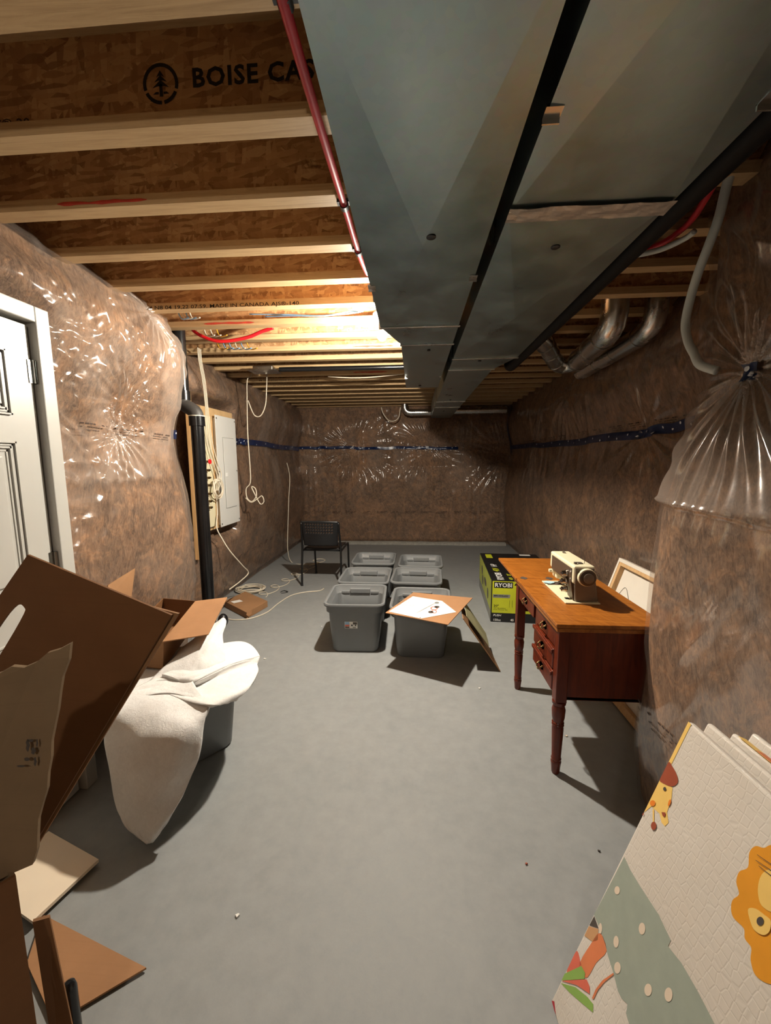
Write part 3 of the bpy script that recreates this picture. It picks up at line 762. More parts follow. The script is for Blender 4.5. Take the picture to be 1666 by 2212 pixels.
# strap down the left side by the bulb
MB().box((A0 - .004, 1.86, ZD), (A0, 1.885, ZJ)).build('hanger_strap', M['galv2'], d1)
d2 = empty('return_duct', (.49, .6, ZD)); tag(d2, 'long galvanised duct on the right with a crumpled foil tape seam', 'duct')
B0, B1 = .268, .705
duct_section(d2, B0, B1, B0, B1, -1.72, -.5); duct_section(d2, B0, B1, B0, B1, -.5, 1.265, cross=.018); duct_section(d2, B0, B1, B0, B1, 1.265, 2.925)
duct_section(d2, B0, B1, B0, .612, 2.925, 3.27, cross=.004); duct_section(d2, B0, .605, B0, .60, 3.27, 4.98, cross=.002); duct_section(d2, B0, .60, B0, .60, 4.98, 5.5, cross=.002)
duct_section(d2, B0, .60, B0 + .01, .60, 5.5, 6.86, cross=.002)
for y_, xb in ((2.925, B1), (3.27, .612), (4.98, .60), (5.5, .60)): cleat(d2, B0, xb, y_)
plug(d2, .463, 1.46, .015, .0055); plug(d2, .46, 2.99, .012); plug(d2, .42, 4.85, .012); plug(d2, .42, 5.9, .012)
tab(d2, B0 + .010, .93, .035); tab(d2, B1 - .01, .93, .035)
n_ = 46; xx = np.linspace(B0 - .004, B1 + .004, n_); yy = np.linspace(1.235, 1.300, 8); XX, YY = np.meshgrid(xx, yy)
ZZ = ZD - .006 - .006 * fbm(XX * 30, YY * 40, 71, 3)
MB().grid(np.stack([XX, YY + .006 * (vn(XX * 12, YY * 0, 72) - .5), ZZ], -1)).build('foil_tape', M['foil'], d2)

def elbow_path(p0, p1, p2, r, n=8):
    """straight p0-p1-p2 with the corner rounded"""
    p0, p1, p2 = map(lambda p: np.array(p, float), (p0, p1, p2)); a = (p0 - p1) / np.linalg.norm(p0 - p1); b = (p2 - p1) / np.linalg.norm(p2 - p1)
    s, e = p1 + a * r, p1 + b * r
    return [p0] + [(1 - t) ** 2 * s + 2 * t * (1 - t) * p1 + t * t * e for t in np.linspace(0, 1, n)] + [p2]
# black drain beside the right duct, turning up at its end
o = MB().tube(elbow_path((.760, -1.6, 2.238), (.760, 3.42, 2.238), (.760, 3.42, 2.415), .08), .042, 18).build('drain_line', M['drainblack'], None, 'auto')
tag(o, 'black plastic drain pipe running along the right edge of the long duct', 'pipe')
# vertical soil stack
st = empty('soil_stack', (-1.67, 2.955, 0)); tag(st, 'black plastic soil pipe with an offset standing by the breaker panel', 'pipe')
YP = 2.955; xu = -1.722; xl = -1.625
MB().cyl((xu, YP, 1.99), (xu, YP, ZS - .02), .0465, 24).build('upper_pipe', M['abs'], st, 'auto')
MB().lathe([(.0465, 0), (.054, .0), (.054, .065), (.0465, .068)], (xu, YP, 1.955), 24).build('coupling', M['abs'], st, 'auto')
MB().tube(elbow_path((xu, YP, 1.96), (xu, YP, 1.925), (-1.672, YP, 1.895), .03, 5) + elbow_path((-1.668, YP, 1.892), (xl, YP, 1.865), (xl, YP, 1.80), .03, 5), .050, 24).build('offset_bend', M['absdull'], st, 'auto')
MB().lathe([(.0465, 0), (.056, .0), (.056, .07), (.0465, .075)], (xl, YP, 1.765), 24).build('coupling', M['abs'], st, 'auto')
MB().lathe([(.0565, 0), (.0575, .003), (.0565, .006)], (xl, YP, 1.835), 24).build('glue_ring', M['cable'], st, 'auto')
MB().cyl((xl, YP, 0), (xl, YP, 1.78), .0465, 24).build('lower_pipe', M['abs'], st, 'auto')

# round tin branch ducts at the right
def rings(parent, path, r, idx):
    for i in idx:
        a = np.array(path[i], float); b = np.array(path[i + 1], float); t = (b - a) / np.linalg.norm(b - a)
        MB().tube([a - t * .006, a + t * .006], r + .004, 22).build('crimp_ring', M['galv2'], parent, 'auto')
t1 = empty('branch_duct', (1.12, 3.2, 2.27)); tag(t1, 'round tin branch duct bending from the long duct towards the right wall', 'duct')
P1 = spline([(.708, 3.02, 2.352), (.88, 3.06, 2.352), (.99, 3.20, 2.33), (1.10, 3.40, 2.295), (1.22, 3.56, 2.275), (1.31, 3.50, 2.28), (1.30, 3.34, 2.285)], 6)
MB().tube(P1, .062, 22).build('elbow', M['galv2'], t1, 'auto'); rings(t1, P1, .062, (5, 10, 15, 20, 25, 30))
P2 = [(1.30, 3.40, 2.285), (1.265, 3.1, 2.29), (1.24, 2.86, 2.295), (1.235, 2.79, 2.305), (1.232, 2.73, 2.34), (1.23, 2.70, 2.40), (1.23, 2.70, 2.62)]
MB().tube(P2, .078, 24).build('straight_run', M['galv2'], t1, 'auto'); rings(t1, P2, .078, (0, 1, 2))
t2 = empty('branch_duct', (1.5, 3.4, 2.27)); tag(t2, 'second round tin duct lying closest to the dim right wall', 'duct')
P3 = [(1.50, 3.86, 2.28), (1.49, 3.5, 2.285), (1.485, 3.2, 2.29), (1.48, 2.88, 2.30), (1.478, 2.80, 2.31), (1.476, 2.73, 2.34), (1.475, 2.70, 2.40), (1.475, 2.70, 2.62)]
MB().tube(P3, .066, 24).build('straight_run', M['galv2'], t2, 'auto'); rings(t2, P3, .066, (1, 2, 3))
# round ducts at the back wall
t3 = empty('wall_duct', (0, 6.86, 2.29)); tag(t3, 'small shiny round duct with an elbow at the left end of the long duct', 'duct')
Yb = 6.80
P4 = elbow_path((.272, Yb, 2.285), (-.16, Yb, 2.285), (-.16, Yb, 2.42), .11, 9)
MB().tube(P4, .055, 20).build('elbow', M['galv2'], t3, 'auto'); rings(t3, P4, .055, (1, 3, 5, 7, 9))
t4 = empty('wall_duct', (1.0, 6.86, 2.29)); tag(t4, 'straight round tin duct under the joists at the right of the far wall', 'duct')
P5 = [(.604, 6.74, 2.30), (1.0, 6.74, 2.30), (1.48, 6.74, 2.30)]
MB().tube(P5, .06, 20).build('straight_run', M['galv2'], t4, 'auto'); rings(t4, P5, .06, (0, 1))

# ------------------------------------------------------------------ bare bulbs
def bulb_fixture(x, y, zb, label, mat='bulb'):
    f = empty('ceiling_lamp', (x, y, zb)); tag(f, label, 'lamp', 'bare bulbs under the joists')
    MB().box((x - .05, y - .14, ZJ + .005), (x + .05, y + .10, ZJ + .03)).build('electrical_box', M['galv2'], f, bevel=.004)
    MB().lathe([(.055, ZJ + .005 - zb), (.058, ZJ - .005 - zb), (.050, ZJ - .02 - zb), (.030, ZJ - .034 - zb), (.026, ZJ - .062 - zb), (.018, ZJ - .064 - zb)], (x, y, zb), 24).build('lampholder', M['porcelain'], f, 'auto')
    MB().lathe([(.002, -.032), (.014, -.029), (.025, -.019), (.031, -.004), (.0315, .006), (.030, .014)], (x, y, zb), 22).build('bulb', M[mat], f, True)
    MB().lathe([(.030, .0145), (.026, .026), (.020, .042), (.016, .055), (.014, .085)], (x, y, zb), 22).build('bulb_neck', M['porcelain'], f, True)
bulb_fixture(-.209, 2.685, 2.295, 'bare glowing bulb under the joists beside the left duct')
bulb_fixture(-.230, -1.05, 2.295, 'second, weaker bare bulb under the joists behind the camera', 'bulb2')

# ------------------------------------------------------------------ pipes and cables under the joists
def cable(name, pts, r, mat, label, cat='cable', n=8, seg=8, group=None):
    o = MB().tube(spline(pts, n), r, seg).build(name, mat, None, True); tag(o, label, cat, group); return o
rp = empty('water_pipe', (-.26, 1.2, 2.415)); tag(rp, 'red plastic water pipe clipped under the joists along the left duct', 'pipe')
pts = [(-.256, -1.2, 2.412), (-.258, .3, 2.410), (-.262, .70, 2.413), (-.262, .95, 2.404), (-.256, 1.25, 2.397), (-.254, 1.58, 2.413), (-.248, 1.9, 2.413), (-.24, 2.15, 2.44)]
MB().tube(spline(pts, 8), .0125, 12).build('pipe', M['pex'], rp, True)
for k in (-1, 0, 2, 3):
    x_, y_ = np.interp(joist_y(k), [.3, .95, 1.58, 1.9], [-.258, -.262, -.254, -.248]), joist_y(k)
    c = MB().tube([(x_, y_ - .012, 2.412), (x_, y_ + .012, 2.412)], .0165, 12)
    c.box((x_ - .026, y_ - .012, 2.418), (x_ + .026, y_ + .012, 2.4295)); c.build('pipe_clip', M['blackp'], rp, 'auto')
cable('water_pipe', [py(*q, 3.06) for q in ((408, 700), (420, 716), (440, 728), (470, 737), (505, 735), (540, 727), (566, 716), (590, 708))], .0125, M['pexbright'], 'bright red water pipe drooping in a loop above the soil pipe', 'pipe', 8, 12)
cable('cable', [(-1.0, 2.76, 2.46), (-.80, 2.73, 2.45), (-.62, 2.72, 2.440), (-.45, 2.73, 2.45), (-.33, 2.72, 2.46)], .0045, M['bluewire'], 'pale blue cable strung between joists left of the bulb')
cable('cable', [(-1.1, 2.75, 2.475), (-.84, 2.745, 2.463), (-.6, 2.75, 2.452), (-.42, 2.74, 2.468), (-.36, 2.71, 2.45)], .004, M['bluewire'], 'second pale blue cable twisted with the first left of the bulb')
# cable bundles poking out of the bays over the left wall
k = 0
for (xa, xb, yy_, sp, names) in ((384, 416, 684, 2.66, 'bwbw'), (468, 545, 750, 3.32, 'ybbwby'), (440, 480, 722, 2.98, 'wwy')):
    for i, ch in enumerate(names):
        q = xa + (xb - xa) * i / len(names)
        a = py(q - 12, yy_ - 10, sp + .06); b = py(q + 4, yy_ - 2, sp + .03); c = py(q + 24, yy_ + 2, sp - .03)
        a[2] = 2.727
        nm_ = {'b': 'blue', 'w': 'white', 'y': 'yellow'}[ch]
        lab = {384: 'tuft nearest the door', 468: 'tuft furthest from the door', 440: 'tuft beside the soil pipe'}[xa]
        cable('wire_end', [a, b, c], .0045, {'b': M['bluewire'], 'w': M['cable'], 'y': M['yellowwire']}[ch], '%s wire end, %s from the left in the %s' % (nm_, ('first', 'second', 'third', 'fourth', 'fifth', 'sixth')[i], lab), 'wire', 5, 6, nm_ + ' wires in the ' + lab)
        k += 1
# black pipe and tin boot between joists
o = MB().tube([(-1.34, 4.05, 2.405), (-.9, 4.055, 2.405), (-.10, 4.06, 2.405)], .022, 14).build('vent_pipe', M['abs'], None, 'auto'); tag(o, 'thin black pipe lying across the joist bay left of the short duct end', 'pipe')
bt = empty('register_boot', (-1.47, 3.99, 2.38)); tag(bt, 'thin tin register boot hanging under the joists at the black pipe end', 'vent')
MB().box((-1.61, 3.90, 2.372), (-1.33, 4.09, 2.376)).build('flange', M['galv2'], bt)
MB().box((-1.57, 3.93, 2.376), (-1.37, 4.06, 2.42)).build('collar', M['galv2'], bt, bevel=.01)
cable('cable', [(-.95, 4.5, 2.42), (-.72, 4.49, 2.40), (-.5, 4.49, 2.40), (-.3, 4.5, 2.415), (-.12, 4.5, 2.43)], .006, M['cable'], 'white cable sagging under the joists left of the short duct end')
cable('cable', [(-1.79, 4.446, 2.455), (-1.79, 4.42, 2.42), (-1.79, 4.33, 2.37), (-1.79, 4.30, 2.2), (-1.80, 4.295, 1.8), (-1.795, 4.30, 1.45), (-1.80, 4.30, 1.27), (-1.85, 4.30, 1.20), (-1.845, 4.30, 1.10), (-1.79, 4.295, 1.06), (-1.74, 4.30, 1.12), (-1.745, 4.30, 1.20),
                (-1.79, 4.305, 1.22), (-1.75, 4.31, 1.12), (-1.70, 4.31, 1.03), (-1.66, 4.31, 1.06), (-1.68, 4.31, 1.12), (-1.73, 4.31, 1.09), (-1.80, 4.30, 1.05), (-1.86, 4.30, 1.10)], .0055, M['cable'], 'white cable hanging from the joists with its end coiled in loops')
cable('cable', [(-1.785, 4.31, 2.15), (-1.73, 4.32, 2.0), (-1.66, 4.325, 1.99), (-1.60, 4.32, 2.1), (-1.575, 4.31, 2.28), (-1.60, 4.40, 2.41), (-1.61, 4.446, 2.455)], .0055, M['cable'], 'white cable forming a single loop below the tin boot')
cable('cable', [py(*q, 6.72) for q in ((824, 880), (828, 893), (840, 908), (853, 909), (862, 900), (865, 880))], .008, M['cable'], 'white cable drooping at the top of the far wall')
cable('cable', [px(*q, -1.86) for q in ((620, 1000), (626, 1030), (624, 1080), (622, 1140), (622, 1190))] + [pz(*q, .006) for q in ((630, 1214), (650, 1219), (680, 1217), (698, 1213), (702, 1209), (690, 1207), (676, 1211), (690, 1216), (668, 1221))], .0055, M['cable'], 'white cable running down the left wall onto the floor by the chair')
# coils of cable on the floor
pts = []
for t in np.linspace(0, 1, 90):
    c0_ = np.array(pz(560, 1290, .006)) * (1 - t) + np.array(pz(672, 1222, .006)) * t
    a = t * 2 * math.pi * 5.2; pts.append((c0_[0] + .075 * math.cos(a), c0_[1] + .10 * math.sin(a), .006 + .003 * math.sin(a * .5) ** 2))
cable('cable', pts, .005, M['cable'], 'white cable lying in a row of open loops on the floor', n=2)
pts = []
c0_ = pz(536, 1277, 0)
for i in range(150):
    a = i * .30; rr_ = .09 + .05 * float(vn(i * .23, 1, 81)); pts.append((c0_[0] + rr_ * 1.25 * math.cos(a) + .05 * float(vn(i * .11, 4, 82)), c0_[1] + rr_ * .95 * math.sin(a), .008 + .045 * float(vn(i * .19, 7, 83))))
cable('cable_coil', pts, .005, M['cable'], 'tangled coil of white cable behind the small flat carton', n=3)
cable('cable', [pz(*q, .006) for q in ((487, 1336), (510, 1339), (545, 1335), (578, 1322), (602, 1303), (630, 1286), (660, 1279), (690, 1276), (700, 1271))], .006, M['cable'], 'white cable curving across the open floor in front of the chair')

# right side: conduit and two thin pipes near the wall end
pts = [(1.06, 1.30, 2.50)] + [px(*q, 1.05) for q in ((1595, 340), (1550, 480), (1505, 600), (1482, 690), (1486, 735), (1500, 765), (1513, 788))] + [(1.075, 1.56, 1.81)]
cable('conduit', pts, .015, M['conduit'], 'thick white plastic hose bending down along the near wall end', 'hose', 8, 12)
cable('water_pipe', [pz(*q, 2.405) for q in ((1560, 360), (1530, 420), (1490, 480), (1440, 520), (1395, 540), (1350, 552))], .012, M['pex'], 'dark red water pipe under the joists at the far right', 'pipe', 8, 10)
cable('water_pipe', [pz(*q, 2.365) for q in ((1500, 500), (1480, 515), (1430, 538), (1380, 550), (1340, 556))], .011, M['conduit'], 'white water pipe next to the dark red one at the far right', 'pipe', 8, 10)

# ------------------------------------------------------------------ breaker panel, board and plumbing manifold
bdx = -1.985
o = MB().box((bdx - .02, 3.47, .83), (bdx, 4.34, 2.02)).build('plywood_backboard', M['ply'], None, bevel=.003); tag(o, 'plywood board on the insulated wall carrying the breaker panel', 'board')
o = MB().box((-1.97, 3.40, .62), (-1.93, 3.44, 2.1)).build('wood_stud', M['lumberv'], None, bevel=.003); tag(o, 'upright wooden stud edge beside the soil pipe', 'stud')
ep = empty('breaker_panel', (bdx, 4.09, 1.4)); tag(ep, 'tall white breaker panel with a closed inner door on plywood', 'breaker panel')
MB().box((bdx, 3.90, .86), (bdx + .035, 4.29, 1.93)).build('enclosure', M['panel'], ep, bevel=.004)
cover = MB().box((bdx + .036, 3.868, .84), (bdx + .043, 4.312, 1.955)).build('cover', M['panel'], ep, bevel=.004)
MB().box((bdx + .043, 3.996, 1.016), (bdx + .0445, 4.244, 1.744)).build('door_gap_shade', M['greyprint'], ep)  # grey sheet painting a line of shade round the inner door
dr = MB().box((bdx + .0446, 4.00, 1.02), (bdx + .050, 4.24, 1.74)).build('inner_door', M['panel'], ep, bevel=.003)
MB().box((bdx + .050, 4.012, 1.345), (bdx + .055, 4.055, 1.385)).build('latch', M['whiteprint'], dr, bevel=.002)
for (y_, z_) in ((3.89, .87), (4.29, .87), (3.89, 1.925), (4.29, 1.925), (3.89, 1.40), (4.29, 1.40)):
    MB().lathe([(.008, 0), (.008, .003), (.003, .004)], (bdx + .043, y_, z_), 10, 0).build('screw', M['steel'], cover)
o = MB().box((bdx, 3.52, .87), (bdx + .03, 3.80, 1.93)).build('wire_box', M['cream'], None, bevel=.004); tag(o, 'beige metal wiring box between the soil pipe and the breaker panel', 'electrical box')
mf = empty('valve_manifold', (bdx + .05, 3.6, 1.3)); tag(mf, 'column of small brass valves on the beige box behind the soil pipe', 'valves')
for i, z_ in enumerate((1.50, 1.42, 1.35, 1.28, 1.20, 1.13, 1.07)):
    m = MB().cyl((bdx + .03, 3.62, z_), (bdx + .085, 3.62, z_), .012, 10).cyl((bdx + .07, 3.60, z_), (bdx + .07, 3.66, z_), .008, 8)
    v_ = m.build('valve', M['brass'], mf, 'auto')
    if i == 0: MB().lathe([(.02, 0), (.024, .008), (.02, .016)], (bdx + .085, 3.62, z_), 14, 0).build('red_handle', M['pexbright'], v_, 'auto')
for i in range(3):
    q = .022 * i
    cable('cable', [(-1.80, 3.36 + q, 2.44), (-1.83, 3.42 + q, 2.36), (-1.86, 3.52 + q, 2.2), (-1.88, 3.58 + q, 1.98), (-1.905, 3.62 + q * 2, 1.7), (-1.905, 3.70 + q * 2, 1.5), (-1.90, 3.76 + q * 2, 1.36), (-1.90, 3.72 + q, 1.22)], .0042, M['cable'],
          'white cable, %s of the three running down over the beige wiring box' % ('leftmost', 'middle one', 'rightmost')[i], 'cable', 8, 8, 'cables over the wiring box')
pts = []
for i in range(70):
    a = i * .42; rr_ = .075 + .035 * float(vn(i * .21, 3, 91)); pts.append((bdx + .075 + .02 * float(vn(i * .3, 1, 92)), 3.73 + rr_ * math.cos(a) + .06 * float(vn(i * .1, 5, 93)), 1.24 + rr_ * .95 * math.sin(a)))
cable('cable_coil', pts, .0045, M['cable'], 'small coil of white cable hanging in front of the breaker panel edge', n=3)
cable('cable', [(bdx + .045, 3.80, 1.16), (bdx + .05, 3.79, 1.0), (bdx + .06, 3.74, .86), (-1.86, 3.72, .74), (-1.80, 3.74, .62), (-1.74, 3.86, .45), (-1.735, 3.98, .34), (-1.735, 3.80, .31), (-1.74, 3.55, .30)], .006, M['cable'], 'white cable leaving the panel bottom in a sharp bend down the left wall')

# ------------------------------------------------------------------ storage bins
def rrect(hx, hy, r, z, n=6):
    out = []
    for (sx, sy, a0) in ((1, 1, 0), (-1, 1, 90), (-1, -1, 180), (1, -1, 270)):
        for i in range(n + 1):
            a = R(a0 + 90 * i / n); out.append((sx * (hx - r) + r * math.cos(a), sy * (hy - r) + r * math.sin(a), z))
    return out
def loops(ls, cap0=True, cap1=True):
    m = MB(); n = len(ls[0]); vs = [p for l in ls for p in l]; fs = []
    for i in range(len(ls) - 1):
        for k in range(n): fs.append((i * n + k, i * n + (k + 1) % n, (i + 1) * n + (k + 1) % n, (i + 1) * n + k))
    if cap0: fs.append(tuple(range(n - 1, -1, -1)))
    if cap1: fs.append(tuple((len(ls) - 1) * n + k for k in range(n)))
    return m.add(vs, fs)
def make_bin():
    b = empty('storage_bin')
    H = .41
    loops([rrect(.172, .197, .05, 0), rrect(.182, .207, .055, .012), rrect(.200, .224, .06, .22), rrect(.206, .229, .06, .33), rrect(.222, .244, .062, .335), rrect(.224, .246, .062, .40),
           rrect(.218, .240, .06, .40), rrect(.205, .229, .058, .352), rrect(.200, .224, .058, .345), rrect(.194, .218, .056, .22), rrect(.176, .201, .05, .018)]).build('body', M['binp'], b, 'auto', local=True)
    loops([rrect(.224, .246, .062, .385), rrect(.238, .260, .066, .386), rrect(.241, .263, .068, .398), rrect(.237, .259, .066, H - .002), rrect(.228, .250, .062, H), rrect(.219, .241, .06, H - .006), rrect(.219, .241, .06, .39)], False, False).build('rim', M['binp'], b, 'auto', local=True)
    for s in (-1, 1):
        MB().box((-.088, min(s * .212, s * .240), .340), (.088, max(s * .212, s * .240), .380)).build('handle', M['binp'], b, bevel=.004, local=True)
        for q in (-1, 1): MB().box((min(q * .092, q * .165), min(s * .216, s * .240), .335), (max(q * .092, q * .165), max(s * .216, s * .240), .358)).build('inner_ledge', M['binp'], b, bevel=.004, local=True)
    return b
proto = make_bin()
BINS = [(-.467, 3.178, 1.5, 'grey storage bin with a label, front left of the six open bins'),
        (-.462, 3.745, -1, 'grey storage bin in the middle of the left row'),
        (-.445, 4.43, 0, 'grey storage bin at the back of the left row beside the chair'),
        (.060, 3.115, -2, 'grey storage bin with cardboard and a paper sheet on top'),
        (.030, 3.765, -3, 'grey storage bin in the middle of the right row'),
        (.075, 4.34, -2, 'grey storage bin at the back of the right row')]
binobjs = []
for i, (x_, y_, rz, lab) in enumerate(BINS):
    c = proto if i == 0 else copy_tree(proto)
    c.location = (x_, y_, 0); c.rotation_euler = (0, 0, R(rz)); tag(c, lab, 'storage bin', 'grey storage bins'); binobjs.append(c)
c = copy_tree(proto); c.location = (-1.222, 1.862, 0); c.rotation_euler = (0, 0, R(-37.7)); tag(c, 'grey storage bin buried under the white batting', 'storage bin', 'grey storage bins')
# label on the front bin (face towards -y, sloping)
lb = MB(); f0 = lambda x_, z: (x_, -(.207 + (.224 - .207) * (z - .012) / .208) - .0015, z)
b0 = binobjs[0]
st_ = MB().add([f0(-.075, .205), f0(.025, .205), f0(.025, .262), f0(-.075, .262)], [(0, 1, 2, 3)]).build('label_sticker', M['paper'], b0, local=True)
f1 = lambda x_, z: (x_, f0(x_, z)[1] - .0008, z)
for (a, b, z0, z1, mt) in ((-.072, -.038, .236, .260, 'skyprint'), (-.072, -.038, .222, .236, 'salmon'), (-.072, -.038, .208, .220, 'charcoal'), (-.010, .022, .238, .258, 'charcoal'), (-.024, -.012, .225, .237, 'blackprint'), (.006, .015, .225, .237, 'blackprint'), (-.012, .012, .209, .217, 'greyprint')):
    MB().add([f1(a, z0), f1(b, z0), f1(b, z1), f1(a, z1)], [(0, 1, 2, 3)]).build('label_print', M[mt], st_, local=True)

# cardboard, paper and a leaning flap on the front right bin
ZC = .416
ca = [pz(833, 1325, ZC), pz(893, 1281, ZC), pz(1021, 1293, ZC), pz(968, 1351, ZC)]
o = MB().slab([c + np.array([0, 0, .006]) for c in ca], .005, (0, 0, 1)).build('cardboard_sheet', M['cardorange']); tag(o, 'kraft cardboard sheet lying across the front right bin', 'cardboard')
ZP = ZC + .0082
pp = [pz(*q, ZP) for q in ((840, 1321), (892, 1288), (955, 1298), (986, 1322), (910, 1336))]
sh = MB().slab(pp, .001, (0, 0, 1)).build('instruction_sheet', M['paper']); tag(sh, 'white printed paper sheet on the cardboard over the front right bin', 'paper')
zq = ZP + .0006
def ell(cx_, cy_, rx, ry, z, n=18, inner=None):
    vs = []; fs = []
    for i in range(n):
        a = 2 * math.pi * i / n
        vs.append(pz(cx_ + rx * math.cos(a), cy_ + ry * math.sin(a), z))
        if inner: vs.append(pz(cx_ + rx * inner * math.cos(a), cy_ + ry * inner * math.sin(a), z))
    if inner: fs = [(2 * i, 2 * ((i + 1) % n), 2 * ((i + 1) % n) + 1, 2 * i + 1) for i in range(n)]
    else: fs = [tuple(range(n))]
    return vs, fs
for (a, b, c_, d_, inn, mt) in ((931, 1322, 6, 2.6, None, 'charcoal'), (944, 1311, 6, 2.4, None, 'charcoal'), (944, 1302, 5, 2, None, 'greyprint'), (938, 1314, 8, 4, .7, 'salmon'), (938, 1321, 6, 4, .7, 'salmon'), (908, 1334, 2, 1, None, 'greyprint')):
    v_, f_ = ell(a, b, c_, d_, zq, 16, inn); MB().add(v_, f_).build('paper_print', M[mt], sh)
for i in range(6):
    a = pz(900 + 5 * i, 1323 - 2.6 * i + 1, zq); b = pz(905 + 5 * i + 12, 1318 - 2.6 * i - 3, zq)
    n2 = np.array([b[1] - a[1], a[0] - b[0], 0]); n2 = n2 / np.linalg.norm(n2) * .0018
    MB().add([a + n2, b + n2, b - n2, a - n2], [(0, 1, 2, 3)]).build('paper_print', M['greyprint'], sh)
for (a, b) in ((868, 1297), (880, 1300), (874, 1307), (890, 1308), (862, 1305)):
    v_, f_ = ell(a, b, 5, 2.6, zq, 4, .86); MB().add(v_, f_).build('paper_print', M['greyprint'], sh)
# folded carton flap sliding down from the bin edge to the floor
la, lb_, lc, ld = pz(985, 1332, .40), pz(1003, 1322, .40), pz(1058, 1397, .006), pz(1080, 1452, .0)
lean = empty('leaning_cardboard', (ld[0], ld[1], 0)); tag(lean, 'cardboard strip leaning from the front right bin down to the floor', 'cardboard')
la2 = np.array([.345, 2.74, .390]); lb2 = np.array([.36, 3.05, .390]); lc2 = np.array([.60, 3.10, .006]); ld2 = np.array([ld[0], ld[1], .004])
MB().slab([la2, lb2, lc2, ld2], .006).build('outer_flap', M['card'], lean)
MB().slab([la2 * .97 + ld2 * .03 + np.array([.02, .02, .022]), lb2 + np.array([.03, 0, .02]), lc2 * .75 + lb2 * .25 + np.array([.03, 0, .03]), ld2 * .62 + la2 * .38 + np.array([.02, .0, .04])], .004).build('inner_flap', M['olive'], lean)

# ------------------------------------------------------------------ black stacking chair seen from behind
ch = empty('stacking_chair', (-1.10, 4.90, 0), R(-2)); tag(ch, 'black stacking chair with a perforated plastic back at the far wall', 'chair')
LR = .0125
for s in (-1, 1):
    MB().tube(spline([(s * .243, -.285, 0), (s * .240, -.27, .25), (s * .236, -.25, .44), (s * .230, -.27, .60), (s * .225, -.30, .78)], 5), LR, 10).build('rear_leg', M['blackm'], ch, True, local=True)
    MB().tube(spline([(s * .225, .27, 0), (s * .226, .25, .25), (s * .226, .235, .40), (s * .228, .20, .432), (s * .232, -.05, .430), (s * .236, -.25, .425)], 6), LR, 10).build('front_leg', M['blackm'], ch, True, local=True)
    for (y_, x_) in ((-.285, .243), (.27, .225)): MB().lathe([(.016, 0), (.016, .02), (.013, .024)], (s * x_, y_, 0), 10).build('foot_cap', M['blackp'], ch, local=True)
MB().tube([(-.234, -.20, .425), (.234, -.20, .425)], .010, 8).tube([(-.226, .16, .43), (.226, .16, .43)], .010, 8).build('cross_bar', M['blackm'], ch, True, local=True)
nx, nz_ = 29, 19
def backpt(i, j):
    u_ = -1 + 2 * i / (nx - 1); v_ = j / (nz_ - 1); hw = .205 + .022 * v_
    return (u_ * hw, -.262 - .045 * v_ - .03 * (1 - u_ * u_), .50 + .305 * v_ - .010 * (u_ * u_) * (v_ > .9))
m = MB(); vs = [backpt(i, j) for j in range(nz_) for i in range(nx)]; fs = []
for j in range(nz_ - 1):
    for i in range(nx - 1):
        if j >= 9 and j < 17 and j % 2 == 1 and i % 2 == 1 and 2 < i < nx - 4: continue
        fs.append((j * nx + i, j * nx + i + 1, (j + 1) * nx + i + 1, (j + 1) * nx + i))
m.add(vs, fs).build('backrest', M['blackp'], ch, True, local=True, solid=.008)
G = np.array([[(u_ * (.215 - .015 * max(0, v_)), -.22 + .46 * (v_ + 1) / 2, .452 - .016 * (1 - u_ * u_) * (1 - abs(v_) * .5) - .018 * max(0, v_ - .6) * 2.5) for u_ in np.linspace(-1, 1, 15)] for v_ in np.linspace(-1, 1, 15)])
MB().grid(G).build('seat', M['blackp'], ch, True, local=True, solid=.012)

# ------------------------------------------------------------------ mower carton
mb_ = empty('mower_carton', (.717, 3.645, 0), R(-3.6)); tag(mb_, 'lime green and black lawn mower carton standing behind the desk', 'carton')
W_, L_, H_ = .64, 1.10, .40
MB().box((0, 0, 0), (W_, L_, H_)).build('carton_body', M['blackprint'], mb_, bevel=.004, local=True)
def lq(pts, name, mat): return MB().add(pts, [tuple(range(len(pts)))]).build(name, mat, mb_, local=True)
e = .0012
lq([(.008, -e, .090), (W_ - .008, -e, .090), (W_ - .008, -e, H_ - .006), (.008, -e, H_ - .006)], 'lime_front', M['lime'])
lq([(-e, .008, .10), (-e, .008, H_ - .006), (-e, L_ - .01, H_ - .006), (-e, L_ - .01, .10)], 'lime_side', M['limedark'])
lq([(-e, .008, .002), (-e, .008, .098), (-e, L_ - .01, .098), (-e, L_ - .01, .002)], 'grey_side_band', M['greyprint'])
X, Zu, Yd = (1, 0, 0), (0, 0, 1), (0, 1, 0)
def lt(body, size, org, mat, xd=X, yd=Zu, bold=0., sx=1., shear=0.):
    return lettering(body, size, org, xd, yd, mat, mb_, 'carton_lettering', bold, sx, 'LEFT', shear, world=False)
lq([(.022, -2 * e, .330), (.190, -2 * e, .330), (.190, -2 * e, .386), (.022, -2 * e, .386)], 'logo_plate', M['blackprint'])
lt('RYOBI', .053, (.028, -3 * e, .3395), M['whiteprint'], bold=.02, sx=1.04)
lt('40V', .060, (.205, -2 * e, .345), M['blackprint'], bold=.02)
lt('20"', .030, (.022, -2 * e, .148), M['blackprint'], bold=.015, sx=1.2)
lt('40V Brushless', .013, (.022, -2 * e, .132), M['blackprint'], sx=1.5)
lt('Push Mower Kit', .013, (.022, -2 * e, .117), M['blackprint'], sx=1.5)
lq([(.014, -2 * e, .236), (.165, -2 * e, .236), (.170, -2 * e, .268), (.014, -2 * e, .268)], 'brushless_plate', M['greyprint'])
lt('BRUSHLESS', .018, (.020, -3 * e, .249), M['blackprint'], bold=.015, sx=1.45, shear=.25)
